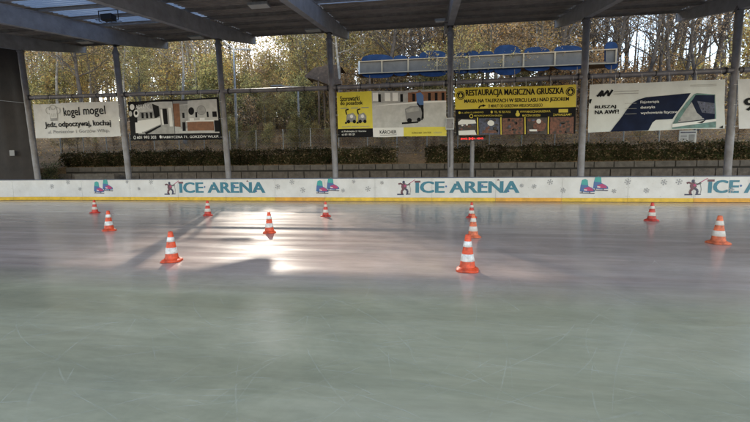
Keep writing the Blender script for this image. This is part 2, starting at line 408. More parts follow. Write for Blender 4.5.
# lettering, emblems
def bz(x, y):
    d = ray(x, y); return onY(x, y, DB).z
for px0, px1 in ((180, 265), (416, 519), (708.4, 818)):
    x0, x1 = bx(px0), bx(px1); mid = (px0+min(px1, 750))/2
    zt, zb = 1.02, .43
    mb = MB(); mp = lambda u, v, off: bmap(u, v, off)
    vs, fs = text_shape('ICE ARENA', .028)
    fit_text(mb, 'ICE ARENA', mp, x0, x1, zb, zt, 0, .06, .006)
    # the little skate-boot cap and shadow cuts drawn on the letters
    w = (x1-x0)
    rect(mb, mp, x0-.07, x0+.22, zt-.07, zt+.03, 1, .009); rect(mb, mp, x0+.37*w, x0+.37*w+.14, zt-.12, zt+.0, 2, .009)
    poly(mb, mp, [(x0+.62*w, zt-.2), (x0+.66*w, zt-.26), (x0+.66*w, zt-.16)], 3, .009)
    poly(mb, mp, [(x0+.79*w, zt+.02), (x0+.80*w, zt+.10), (x0+.82*w, zt+.02)], 1, .009)
    ell(mb, mp, x0+.30*w, zt-.26, .05, .05, 3, .009, 10); ell(mb, mp, x0+.9*w, zt-.5, .05, .05, 3, .009, 10)
    o = mb.build('lettering', [M['teal'], M['maroon'], M['board'], M['blueprint']], boards); o['label'] = 'teal printed words ICE ARENA'
def skate(mb, cx, cz, s):
    mp = lambda u, v, off: bmap(cx+u*s, cz+v*s, off)
    poly(mb, mp, [(-.36,-.24),(.1,-.30),(.48,-.26),(.46,-.14),(.30,-.02),(.10,.08),(.06,.42),(-.08,.50),(-.26,.44),(-.33,.10)], 0)      # boot
    poly(mb, mp, [(-.26,.44),(-.08,.50),(.06,.42),(.09,.12),(-.30,.16)], 1, .008)
    poly(mb, mp, [(-.14,-.06),(.14,.04),(.36,-.10),(.40,-.22),(-.1,-.22)], 2, .009)
    poly(mb, mp, [(-.12,-.10),(.06,-.14),(.02,-.2),(-.14,-.17)], 3, .010)
    poly(mb, mp, [(-.36,-.36),(.44,-.40),(.50,-.34),(-.36,-.30)], 4, .008)
    for u in (-.22, .2): rect(mb, mp, u-.03, u+.03, -.36, -.2, 4, .007)
for px in (103, 327, 593):
    x = bx(px); mb = MB()
    skate(mb, x-.30, .70, .80); skate(mb, x+.28, .84, .80)
    o = mb.build('skates_emblem', [M['blueprint'], M['teal2'], M['magenta'], M['board'], M['navy']], boards); o['label'] = 'printed pair of blue and magenta ice skates'
for px in (170, 404, 693):
    x = bx(px); mb = MB(); k = .92; mp = lambda u, v, off: bmap(x+u*k, .70+v*k, off)
    ell(mb, mp, -.02, .30, .075, .085, 0); poly(mb, mp, [(-.12,.22),(.08,.24),(.16,.02),(.06,-.1),(-.12,-.08),(-.16,.06)], 1)
    stroke(mb, mp, [(-.08,.18),(-.24,.24),(-.3,.18)], .09, .09, 1); stroke(mb, mp, [(.06,.18),(.22,.14),(.34,.22)], .08, .08, 2)
    stroke(mb, mp, [(.0,-.05),(-.14,-.2),(-.10,-.36)], .12, .12, 1); stroke(mb, mp, [(.06,-.05),(.2,-.16),(.18,-.34)], .11, .11, 0)
    stroke(mb, mp, [(-.38,-.37),(-.02,-.37)], .07, .07, 0); stroke(mb, mp, [(.1,-.37),(.36,-.35)], .05, .05, 0)
    stroke(mb, mp, [(.12,.10),(.34,.26),(.62,.44)], .035, .035, 3); ell(mb, mp, .05, .1, .06, .06, 3, .009)
    stroke(mb, mp, [(.30,.18),(.36,-.1),(.34,-.3)], .03, .03, 2)
    o = mb.build('player_emblem', [M['navy'], M['maroon'], M['grey'], M['magenta']], boards); o['label'] = 'printed kneeling player figure with a raised stick'
for px, py in [(52,186.4),(68,182),(80,189),(127,181.5),(139,188.7),(151,182),(292,182),(302.8,190),(353.7,181.6),(368,189),(382,182.7),(277.6,186.7),(343,190.5),
               (534,186.4),(550,182),(563,190.6),(521.6,185.6),(627.6,181.7),(646.4,190.5),(664,182.3),(679,181.7),(614,191),(731,190)]:
    p = onY(px, py, DB); mb = MB(); r = random.Random(int(px)).uniform(.09, .15); x_, z_ = p.x, min(1.06, max(.34, p.z))
    mp = lambda u, v, off: bmap(x_+u, z_+v, off)
    for k in range(3):
        a = k*math.pi/3+.3; stroke(mb, mp, [(-r*math.cos(a), -r*math.sin(a)), (r*math.cos(a), r*math.sin(a))], .028, .028, 0)
        for sg in (-1, 1):
            c_ = (sg*r*.65*math.cos(a), sg*r*.65*math.sin(a))
            for da in (-.8, .8): stroke(mb, mp, [c_, (c_[0]+sg*r*.35*math.cos(a+da), c_[1]+sg*r*.35*math.sin(a+da))], .02, .02, 0)
    ell(mb, mp, 0, 0, r*.3, r*.3, 0, .009, 8)
    mb.build('snowflake_print', M['flake'], boards)

# ------------------------------------------------------------------ canopy
tops = [(20.5,52,37.6,176), (115.8,54,128.8,176), (218.2,45,228.6,176), (329.3,40,335.6,176), (450.4,34,450.6,176), (586.6,22,580.6,176), (739.6,10,727,176)]
root = empty('rink_canopy', 'open steel roof over the rink on a row of round grey posts with tapered beams', 'canopy', (0, DP, 0))
def rel(p): return Vector(p)-Vector((0, DP, 0))
S = .19
pt = [onY(a, b_, DP) for a, b_, c, d in tops]; pb = [onY(c, d, DP) for a, b_, c, d in tops]
print('tops', [tuple(round(k, 2) for k in p) for p in pt]); print('bot', [tuple(round(k, 2) for k in p) for p in pb])
TIP = 4.3; YV = 4.0
beamz = [onY(x, y, DP).z for x, y in ((22,49),(118,44.5),(219,40),(328.5,33),(451,27.5),(587,20),(739,7))]
print('beamz', beamz)
# straight line fit through the beam undersides
xs = [p.x for p in pt]; mx_ = sum(xs)/7; mz = sum(beamz)/7
sl = sum((a-mx_)*(z-mz) for a, z in zip(xs, beamz))/sum((a-mx_)**2 for a in xs)
zb_at = lambda x: mz + sl*(x-mx_)
print('slope', sl, mz)
def add_post(a, b_, zb):
    mb = MB(); base = b_ + (b_-a)*((b_.z+.05)/(a.z-b_.z)); r = .155
    mb.tube([rel(base), rel(a)], [r, r], 16)
    d = (a-base).normalized()
    mb.tube([rel(a-d*.02), rel(a+d*.05)], [r*1.25, r*1.25], 16)
    mb.tube([rel(a+d*.05), rel(a+d*.38)], [r*1.05, .075], 12)
    po = mb.build('post', M['steel'], root)
    mb = MB(); mb.tube([rel(a+d*.36), (a.x+d.x*.5, 0, zb+.02)], .075, 10); mb.box((a.x+d.x*.5, 0, zb-.02), (.32,.34,.04)); mb.build('bearing', M['dark'], po)
    mb = MB(); mb.box(rel(base)+Vector((0,0,.06)), (.5,.5,.03)); mb.build('base_plate', M['dark'], po)
    return po
for a, b_ in zip(pt, pb): add_post(a, b_, zb_at(a.x))
sp = pt[6].x-pt[5].x
allx = [pt[0].x-sp] + xs + [pt[6].x+sp]
p7t = Vector((allx[-1]+.1, DP, pt[6].z)); p7b = Vector((allx[-1], DP, 1)); add_post(p7t, p7b, zb_at(allx[-1]))
# beams: I-sections, tapered beyond the posts
def zbot(x, Y): return zb_at(x) + S*(Y-DP)
BD = .80
def beam(x):
    mb = MB(); Ys = [YV-.15, (YV+DP)/2, DP, DP+TIP]; dep = [BD, BD, BD, .42]
    w, tf = .30, .03
    ztop = [zbot(x, Y)+BD for Y in Ys]; zbo = [zt-d_ for zt, d_ in zip(ztop, dep)]
    def prism(w_, za, zc):
        vs = []
        for Y, z0, z1 in zip(Ys, za, zc): vs += [(x-w_/2, Y-DP, z0), (x+w_/2, Y-DP, z0), (x+w_/2, Y-DP, z1), (x-w_/2, Y-DP, z1)]
        fs = [(0,3,2,1), tuple(12+k for k in (0,1,2,3))]
        for i in range(3):
            for k in range(4): a = i*4+k; c = i*4+(k+1) % 4; fs.append((a, c, c+4, a+4))
        mb.add(vs, fs)
    prism(.24, [z+tf+.001 for z in zbo], [z-tf-.001 for z in ztop]); prism(w, zbo, [z+tf for z in zbo]); prism(w, [z-tf for z in ztop], ztop)
    o = mb.build('roof_beam', M['beam'], root)
    mb = MB(); mb.box((x, TIP+.012, (zbo[-1]+ztop[-1])/2), (w+.02, .02, .44)); mb.build('end_plate', M['galv'], o)
for x in allx: beam(x)
# deck: trapezoid ribs parallel to the rink edge; clear sheets over some bays
def ztop(x, Y): return zbot(x, Y)+BD
def deck(x0, x1, Y0, Y1, m_, name):
    mb = MB(); prof = []; Y = Y0; k = 0
    while Y < Y1-.05:
        for dy, h in ((0, .0), (.10, .0), (.13, .07), (.23, .07), (.26, 0)):
            if Y+dy <= Y1: prof.append((Y+dy, h))
        Y += .26
    prof.append((Y1, 0)); vs = []
    for Y, h in prof:
        for x in (x0, x1): vs.append((x, Y-DP, ztop(x, Y)+.16+h))
    mb.add(vs, [(2*i, 2*i+1, 2*i+3, 2*i+2) for i in range(len(prof)-1)]); return mb.build(name, m_, root)
YE = DP+TIP-.1
bounds = [allx[0]-2]+allx+[allx[-1]+2]
LIGHTY = {1: DP-3, 3: DP-.3, 5: DP-1.9, 7: DP-3.2}
for i in range(len(bounds)-1):
    x0, x1 = bounds[i]+.002, bounds[i+1]-.002
    if i in LIGHTY:
        deck(x0, x1, LIGHTY[i], YE, M['deck'], 'roof_deck'); deck(x0, x1, YV, LIGHTY[i], M['skylight'], 'roof_light')
    else: deck(x0, x1, YV, YE, M['deck'], 'roof_deck')
Y = DP+TIP-.12
while Y > YV+.5:
    mb = MB(); x0, x1 = bounds[0], bounds[-1]; vs = []
    for x in (x0, x1):
        z = ztop(x, Y)
        for dy, dz in ((0,.002),(0,.155),(.09,.155),(.09,.145),(.012,.145),(.012,.012),(.07,.012),(.07,.002)): vs.append((x, Y-DP-dy, z+dz))
    mb.add(vs, [(k, (k+1) % 8, 8+(k+1) % 8, 8+k) for k in range(8)]); mb.build('purlin', M['purlin'], root); Y -= 1.7
# crossbar between the posts
pipe = [(0,99.0),(26.8,97.8),(122,94.8),(225,91.5),(332.5,88),(450.5,82.8),(583,76.8),(731,70.5),(775,68.3)]
pp = [onY(x, y, DP) for x, y in pipe]
for i in range(1, len(pp)-1):
    mb = MB(); a, b_ = pp[i], pp[i+1]; mb.tube([rel(a), rel(b_)], .115, 12); cb = mb.build('crossbar', M['steel'], root)
    def clamp(q, d_, h_, r_):
        mb = MB(); mb.tube([q-d_*h_, q+d_*h_], r_, 12); mb.build('clamp', M['dark'], cb)
    for q, s_ in ((a, 1), (b_, -1)):
        if i == len(pp)-2 and s_ < 0: continue
        e = rel(q)+(b_-a).normalized()*s_*.24; clamp(e, (b_-a).normalized(), .03, .165)
    for t in (.25, .5, .75): clamp(rel(a.lerp(b_, t)), (b_-a).normalized(), .02, .13)
mb = MB(); mb.tube([rel(onY(26,103,DP)), rel(onY(10,101.5,DP)), rel(onY(-12,99.5,DP)), rel(onY(-60,95,DP))], .012, 6); mb.build('guy_cable', M['galv'], root)
# clamps on posts and junction boxes
p4 = onY(450, 124.5, DP)
jb = empty('junction_box', 'grey electrical box strapped to the post between the two yellow banners', 'junction box', (p4.x-.02, DP-.17, p4.z))
mb = MB(); mb.box((0,-.075,0), (.42,.15,.58)); mb.build('housing', M['galv'], jb)
mb = MB(); mb.box((0,-.157,0), (.36,.012,.50)); lid = mb.build('door', M['steel'], jb)
mb = MB(); mb.box((.12,-.168,0), (.03,.01,.08)); mb.build('latch', M['dark'], lid)
mb = MB(); mb.tube([(0,-.03,.29),(0,-.01,1.2),(0,0,2.4)], .02, 6); mb.tube([(0,-.03,-.29),(0.02,-.01,-1.2),(.02,0,-2.2)], .02, 6); mb.build('conduit', M['dark'], jb)
# lamps under the roof
def proof(x, y):
    # point of the roof plane (beam undersides) seen at photo x, y
    d = ray(x, y); lo, hi = 4., 40.
    for _ in range(60):
        Y = (lo+hi)/2; q = CO+d*(Y/d.y)
        if q.z > zbot(q.x, Y)+BD: hi = Y
        else: lo = Y
    return CO+d*(lo/d.y)
for (x, y), lab in (((259,4),'flat white roof lamp nearest the photographer in the dark middle bay'), ((313,29),'flat white roof lamp tucked beside the beam over the yellow banner post'), ((196,36),'flat white roof lamp close to the eave over the dark interior banner'), ((85,41),'flat white roof lamp at the dark left end of the roof')):
    q = proof(x, y); z = ztop(q.x, q.y)
    t = empty('roof_lamp', lab, 'lamp', (q.x, q.y, z))
    mb = MB(); mb.box((0,0,-.05), (.95,.42,.10)); mb.build('housing', M['galv'], t)
    mb = MB(); mb.box((0,0,-.112), (.88,.36,.02)); mb.build('diffuser', M['lampglass'], t)
    mb = MB()
    for sx in (-.3, .3): mb.tube([(sx,0,0),(sx,0,.14)], .012, 6)
    mb.build('bracket', M['dark'], t)
q = proof(108, 10.5); z = ztop(q.x, q.y)
t = empty('caged_floodlight', 'small dark caged floodlight hanging below the bright roof sheets', 'floodlight', (q.x, q.y, z-.1))
mb = MB(); mb.box((0,0,-.22), (.55,.3,.25)); mb.build('housing', M['dark'], t)
mb = MB()
for sx in (-.5,.5): mb.tube([(sx,0,.12),(sx,0,-.35),(0,0,-.35)], .02, 6)
for k in range(5): mb.tube([(-.5+k*.25,-.2,-.35),(-.5+k*.25,.2,-.35)], .01, 5)
mb.tube([(-.5,0,.1),(.5,0,.1)], .02, 6); mb.tube([(-.5,-.2,-.35),(.5,-.2,-.35)], .012, 5); mb.tube([(-.5,.2,-.35),(.5,.2,-.35)], .012, 5); mb.build('cage', M['dark'], t)
q = onY(444, 20.5, DP-.3)
t = empty('post_floodlight', 'small grey floodlight bracketed at the head of the post right of the cleaning machine banner', 'floodlight', (q.x-.2, DP-.35, q.z))
mb = MB(); mb.box((0,0,0), (.5,.16,.12)); mb.build('housing', M['galv'], t); mb = MB(); mb.box((.32,.2,-.05), (.35,.06,.06)); mb.box((0,.12,-.03), (.1,.2,.04)); mb.build('bracket', M['steel'], t)
mb = MB(); mb.box((0,0,-.07), (.42,.12,.02)); mb.build('diffuser', M['lampglass'], t)

# ------------------------------------------------------------------ banners
import bmesh
def ripple(o, c, seed, amp):
    """hangs the sheet and its printing in the same soft folds"""
    bm = bmesh.new(); bm.from_mesh(o.data)
    if not o.name.startswith('sheet'):
        xs_ = [v.co.x for v in bm.verts]; zs_ = [v.co.z for v in bm.verts]
        for k in range(-42, 43):
            x_ = k*.1
            if min(xs_) < x_ < max(xs_): bmesh.ops.bisect_plane(bm, geom=bm.verts[:]+bm.edges[:]+bm.faces[:], plane_co=(x_,0,0), plane_no=(1,0,0))
        for k in range(-12, 13):
            z_ = k*.125
            if min(zs_) < z_ < max(zs_): bmesh.ops.bisect_plane(bm, geom=bm.verts[:]+bm.edges[:]+bm.faces[:], plane_co=(0,0,z_), plane_no=(0,0,1))
    for v in bm.verts:
        x_, z_ = v.co.x, v.co.z
        v.co.y += amp*(mnoise.noise(Vector((x_*.8+seed, z_*.35, seed)))*1.3 + .5*mnoise.noise(Vector((x_*1.9+z_*.9+seed, z_*.8, seed+5))))
    for f in bm.faces: f.smooth = True
    bm.to_mesh(o.data); bm.free()
def banner(name, label, corners, mats, draw, sheet_m, Y=DP-.2):
    TL, TR, BR, BL = [onY(x, y, Y) for x, y in corners]
    c = (TL+TR+BR+BL)/4; t = empty(name, label, 'banner', c)
    def mp(u, v, off=.0):
        p = BL*(1-u)*(1-v)+BR*u*(1-v)+TL*(1-u)*v+TR*u*v
        return tuple(p-c+Vector((0,-off,0)))
    mb = MB(); half = max(abs((BR-BL).x), abs((TR-TL).x))/2; n = int(2*half/.09)+3; m_ = 25; vs = []
    for off in (0, -.006):
        for j in range(m_):
            for i in range(n):
                u, v = i/(n-1), j/(m_-1); e = .006*math.sin(u*11+len(label)) if j in (0, m_-1) else 0
                vs.append(mp(u, v+e, off))
    q = m_*n; fs = []
    for j in range(m_-1):
        for i in range(n-1):
            a = j*n+i; fs.append((a, a+1, a+n+1, a+n)); fs.append((q+a, q+a+n, q+a+n+1, q+a+1))
    mb.add(vs, fs); sd = len(label)*1.37+c.x; o1 = mb.build('sheet', sheet_m, t); ripple(o1, c, sd, .085)
    mb = MB(); draw(mb, lambda u, v, off=0.: mp(u, v, off+.012)); o2 = mb.build('printing', mats, t); ripple(o2, c, sd, .085)
    # rope ties to the pipe and posts
    for u in (.02, .2, .4, .6, .8, .98):
        p = Vector(mp(u, .985, .004)); X = p.x+c.x
        zz = None
        for a, b_ in zip(pp, pp[1:]):
            if a.x <= X <= b_.x: zz = a.z+(b_.z-a.z)*(X-a.x)/(b_.x-a.x)
        if zz is None: continue
        e = Vector((p.x, DP-c.y-.125, zz-c.z)); mb = MB(); mb.tube([p, e], .008, 5); mb.build('tie', M['white'], t)
    for u, s_ in ((.01,-1), (.99,1)):
        for v in (.06, .5, .9):
            p = Vector(mp(u, v, .004)); mb = MB(); mb.tube([p, p+Vector((s_*.16, .05, .01))], .008, 5); mb.build('tie', M['white'], t)
    return t

def d1(mb, mp):  # white cafe banner: 0 black 1 grey 2 midgrey
    for cu, cv, r in ((.185,.80,.045),(.235,.845,.05),(.285,.79,.045)): ring(mb, mp, cu, cv, r, r*2.3, .16, 2)
    rect(mb, mp, .185, .285, .60, .82, 3, .008)
    for u in (.19, .28): stroke(mb, mp, [(u,.56),(u,.74)], .008, .02, 2, .009)
    stroke(mb, mp, [(.19,.56),(.28,.56)], .02, .03, 1, .010); stroke(mb, mp, [(.19,.52),(.28,.52)], .02, .03, 1, .010)
    for u in (.215,.235,.255): stroke(mb, mp, [(u,.62),(u,.72)], .006, .02, 2, .010)
    fit_text(mb, 'kogel', mp, .365, .56, .555, .865, 0, .015); fit_text(mb, 'mogel', mp, .60, .85, .565, .885, 0, .015)
    fit_text(mb, 'Jedz, odpoczywaj, kochaj', mp, .115, .895, .27, .475, 0, .04)
    fit_text(mb, 'ul. Pionierów 1 Gorzów Wlkp.', mp, .145, .875, .10, .225, 1, .0)
banner('advertising_banner', 'white banner with a chef hat drawing and black handwritten lettering at the left end', [(32.3,104.4),(117.4,100.9),(120.6,136.3),(36.5,138.4)], [M['black'], M['grey'], M['midgrey'], M['vinyl']], d1, M['vinyl'])

def d2(mb, mp):  # 0 black 1 white 2 lightgrey 3 midgrey 4 wood 5 grey
    poly(mb, mp, [(.10,.16),(.50,.16),(.50,.94),(.20,.94),(.10,.70)], 3, .006)           # left room picture
    poly(mb, mp, [(.22,.95),(.50,.95),(.50,.80),(.40,.78)], 2, .008)                      # ceiling
    poly(mb, mp, [(.10,.88),(.28,.78),(.28,.66),(.10,.70)], 2, .008)
    poly(mb, mp, [(.10,.50),(.36,.56),(.36,.40),(.16,.22),(.10,.24)], 1, .009)            # counter
    poly(mb, mp, [(.17,.20),(.36,.38),(.36,.34),(.19,.15)], 0, .010)
    poly(mb, mp, [(.13,.60),(.33,.63),(.33,.72),(.13,.72)], 5, .009)
    for u in (.15,.2,.25,.3): rect(mb, mp, u, u+.025, .56, .70, 0, .010)
    poly(mb, mp, [(.30,.55),(.36,.60),(.36,.84),(.28,.92)], 0, .011)
    rect(mb, mp, .375, .395, .38, .76, 1, .010); rect(mb, mp, .395, .44, .40, .78, 0, .010); rect(mb, mp, .455, .485, .34, .80, 1, .010)
    rect(mb, mp, .505, .98, .16, .96, 2, .006)                                             # right room picture
    poly(mb, mp, [(.505,.96),(.66,.96),(.66,.88),(.505,.86)], 5, .0075)
    rect(mb, mp, .505, .57, .20, .90, 4, .008); rect(mb, mp, .57, .66, .28, .86, 3, .009)
    poly(mb, mp, [(.505,.16),(.98,.16),(.94,.24),(.505,.34)], 2, .0085)
    rect(mb, mp, .645, .93, .22, .46, 4, .010); rect(mb, mp, .63, .94, .44, .47, 1, .011)
    rect(mb, mp, .59, .625, .22, .44, 0, .011); rect(mb, mp, .935, .985, .19, .46, 0, .011)
    ell(mb, mp, .70, .70, .034, .095, 0, .011); ell(mb, mp, .81, .71, .05, .115, 3, .011); ring(mb, mp, .81, .71, .05, .115, .15, 5, .012)
    for u in (.675,.79): rect(mb, mp, u, u+.05, .47, .53, 1, .012)
    for u, w in ((.595,.025),(.745,.02),(.865,.02),(.925,.045)): rect(mb, mp, u, u+w, .54, .67, 0, .012)
    ell(mb, mp, .045, .86, .026, .075, 1, .008); fit_text(mb, 'ADVANS', mp, .085, .25, .80, .91, 1, .02, .013)
    for v in (.69,): ell(mb, mp, .09, v, .03, .10, 1, .012); ell(mb, mp, .022, v, .02, .07, 2, .012)
    ell(mb, mp, .09, .70, .016, .05, 0, .013)
    rect(mb, mp, .07, .145, .19, .46, 1, .012)
    rect(mb, mp, 0, 1, .0, .15, 0, .012)
    fit_text(mb, '601 993 303', mp, .085, .295, .04, .115, 1, .02, .014); fit_text(mb, 'FABRYCZNA 71, GORZÓW WLKP.', mp, .365, .975, .04, .118, 1, .02, .014)
    ring(mb, mp, .055, .078, .016, .045, .3, 1, .014); ell(mb, mp, .345, .085, .012, .04, 1, .014)
banner('advertising_banner', 'black banner with two grey room interiors and white lettering along its bottom', [(127.6,101.7),(219,97.5),(221.6,139.6),(130.6,140.7)], [M['black'], M['white'], M['lightgrey'], M['midgrey'], M['wood'], M['grey']], d2, M['black'])

def d3(mb, mp):  # 0 yellow 1 black 2 white 3 lightgrey 4 midgrey 5 blue 6 grey 7 wood
    U = .332
    rect(mb, mp, 0, U, 0, 1, 0, .005); rect(mb, mp, 0, U, 0, .19, 1, .008)
    fit_text(mb, 'Szorowarki', mp, .03, .215, .80, .915, 1, .05); fit_text(mb, 'do posadzek', mp, .03, .245, .69, .80, 1, .05)
    for k in range(3): rect(mb, mp, .03+.1*k, .10+.1*k, .635, .655, 6, .009)
    fit_text(mb, 'szeroki wybór maszyn', mp, .04, .30, .215, .255, 6, .01)
    # two machines
    for o_, s_ in ((.09,1.), (.20,.85)):
        poly(mb, mp, [(o_-.01,.33),(o_+.085*s_,.33),(o_+.09*s_,.46),(o_+.06*s_,.54),(o_+.0,.50)], 6, .009)
        poly(mb, mp, [(o_+.005,.42),(o_+.08*s_,.42),(o_+.06*s_,.52),(o_+.01,.49)], 4, .010)
        ell(mb, mp, o_+.015, .345, .016, .04, 1, .011, 12); ell(mb, mp, o_+.07*s_, .345, .016, .04, 1, .011, 12); rect(mb, mp, o_-.02, o_+.0, .30, .34, 1, .011)
        stroke(mb, mp, [(o_+.0,.5),(o_-.01,.6),(o_+.02,.62)], .012, .03, 1, .011); ell(mb, mp, o_+.045*s_, .46, .015, .04, 2, .011, 10)
    fit_text(mb, 'ul. Podmiejska 21 Gorzów', mp, .035, .27, .105, .15, 2, .01, .010); fit_text(mb, 'tel. 601 180 120', mp, .035, .16, .04, .085, 2, .02, .010)
    rect(mb, mp, U, 1, .0, 1, 3, .005)                                                      # hall picture
    rect(mb, mp, U, 1, .73, 1, 4, .007); rect(mb, mp, .66, 1, .74, .96, 7, .008)
    poly(mb, mp, [(U,.66),(.5,.72),(.78,.76),(1,.76),(1,.73),(.5,.70)], 2, .009)
    for u in (.39,.59,.70,.84,.90,.96): rect(mb, mp, u, u+.025, .76, .93, 1, .010)
    for u in (.34,.45,.52): rect(mb, mp, u, u+.05, .78, .96, 2, .010)
    rect(mb, mp, .73, .80, .38, .60, 1, .011)
    poly(mb, mp, [(.735,.93),(.775,.95),(.80,.88),(.80,.68),(.74,.68)], 5, .012); ell(mb, mp, .765, .96, .016, .04, 7, .012, 12)
    poly(mb, mp, [(.76,.68),(.80,.68),(.79,.35),(.765,.35)], 1, .012)
    poly(mb, mp, [(.63,.60),(.68,.66),(.77,.66),(.785,.50),(.775,.33),(.64,.35)], 6, .013); poly(mb, mp, [(.635,.58),(.70,.63),(.765,.63),(.76,.55),(.65,.52)], 4, .014)
    poly(mb, mp, [(.60,.31),(.75,.33),(.75,.29),(.60,.27)], 1, .014); ell(mb, mp, .67, .35, .022, .05, 1, .015, 12); ell(mb, mp, .755, .36, .018, .045, 1, .015, 12)
    stroke(mb, mp, [(.77,.62),(.745,.72)], .012, .03, 1, .015)
    rect(mb, mp, U, .615, 0, .20, 2, .012); rect(mb, mp, .615, 1, 0, .20, 0, .012)
    fit_text(mb, 'KÄRCHER', mp, .395, .55, .065, .16, 1, .035, .015); rect(mb, mp, .395, .55, .035, .045, 1, .015)
    fit_text(mb, 'KÄRCHER CENTER', mp, .69, .865, .055, .10, 1, .01, .015); fit_text(mb, 'GORZÓW', mp, .885, .96, .055, .10, 6, .0, .015)
banner('advertising_banner', 'yellow and grey banner showing a person with a floor cleaning machine', [(336.7,92.4),(446,89.6),(446.5,135.9),(338.3,137.5)], [M['byellow'], M['black'], M['white'], M['lightgrey'], M['midgrey'], M['blueprint'], M['grey'], M['wood']], d3, M['vinyl'])

def d4(mb, mp):  # 0 gold 1 black 2 red 3 blue 4 dark 5 white
    rect(mb, mp, 0, 1, .545, 1, 0, .005); rect(mb, mp, 0, 1, 0, .54, 1, .005)
    fit_text(mb, 'RESTAURACJA MAGICZNA GRUSZKA', mp, .095, .905, .785, .955, 1, .07, .010)
    fit_text(mb, 'MAGIA NA TALERZACH W SERCU LASU NAD JEZIOREM', mp, .08, .945, .655, .755, 1, .065, .010)
    fit_text(mb, '13 MINUT OD GORZOWA WIELKOPOLSKIEGO', mp, .28, .735, .57, .635, 1, .05, .010)
    stroke(mb, mp, [(.20,.555),(.21,.60),(.24,.615)], .012, .03, 1, .010); poly(mb, mp, [(.235,.58),(.265,.612),(.235,.645)], 1, .011)
    for cu, cv in ((.05,.84),(.955,.86)):
        ell(mb, mp, cu, cv, .036, .092, 1, .010); ring(mb, mp, cu, cv, .030, .077, .12, 0, .012); ell(mb, mp, cu, cv-.01, .014, .035, 0, .012, 12); rect(mb, mp, cu-.003, cu+.004, cv+.02, cv+.05, 0, .013)
    for u0, u1, v, s in ((.05,.24,.475,'UL. LEŚNA 12, LUBNIEWICE'),(.33,.47,.475,'TEL. 95 755 70 55'),(.55,.80,.475,'WWW.MAGICZNAGRUSZKA.PL'),(.16,.40,.395,'RESTAURACJA MAGICZNA GRUSZKA'),(.57,.72,.395,'MAGICZNA GRUSZKA'),(.82,.97,.395,'ZAPRASZAMY')):
        fit_text(mb, s, mp, u0, u1, v-.022, v+.022, 0, .01, .010)
    for u, v in ((.035,.475),(.31,.475),(.53,.475)): ell(mb, mp, u, v, .010, .028, 0, .010, 10)
    ring(mb, mp, .135, .395, .016, .042, .3, 0, .010); ell(mb, mp, .53, .42, .018, .045, 0, .010, 14); rect(mb, mp, .865, .94, .44, .51, 0, .010)
    ph = [(.02,.175,4,5),(.20,.375,3,2),(.40,.575,2,4),(.605,.775,4,2),(.80,.985,2,4)]
    rng = random.Random(5)
    for k, (u0, u1, a, b_) in enumerate(ph):
        rect(mb, mp, u0, u1, .0, .345, a, .008)
        for j in range(16):
            cu = rng.uniform(u0+.02, u1-.02); cv = rng.uniform(.03, .31); ell(mb, mp, cu, cv, rng.uniform(.008,.018), rng.uniform(.015,.035), rng.choice([b_, 2, 3, 4, 1, 4]), .009+j*.0004, 8)
    poly(mb, mp, [(.02,.22),(.175,.24),(.165,.31),(.05,.33),(.02,.28)], 5, .017); poly(mb, mp, [(.02,.0),(.175,.0),(.16,.10),(.02,.09)], 5, .017)
    ell(mb, mp, .30, .24, .03, .06, 5, .017, 10); poly(mb, mp, [(.22,.03),(.36,.03),(.34,.09),(.23,.09)], 2, .017)
    poly(mb, mp, [(.66,.05),(.75,.07),(.77,.20),(.71,.33),(.66,.20)], 2, .017); ell(mb, mp, .705, .27, .02, .05, 5, .018, 10); rect(mb, mp, .625, .69, .06, .10, 5, .018)
    for u in (.187,.388,.59,.785): rect(mb, mp, u-.005, u+.005, 0, .36, 0, .018)
banner('advertising_banner', 'yellow and black restaurant banner with a row of small food photos below bold black lettering', [(454.5,88),(576,84.8),(575,133.6),(456.3,135.2)], [M['bgold'], M['black'], M['photo_a'], M['photo_b'], M['photo_c'], M['white']], d4, M['black'])

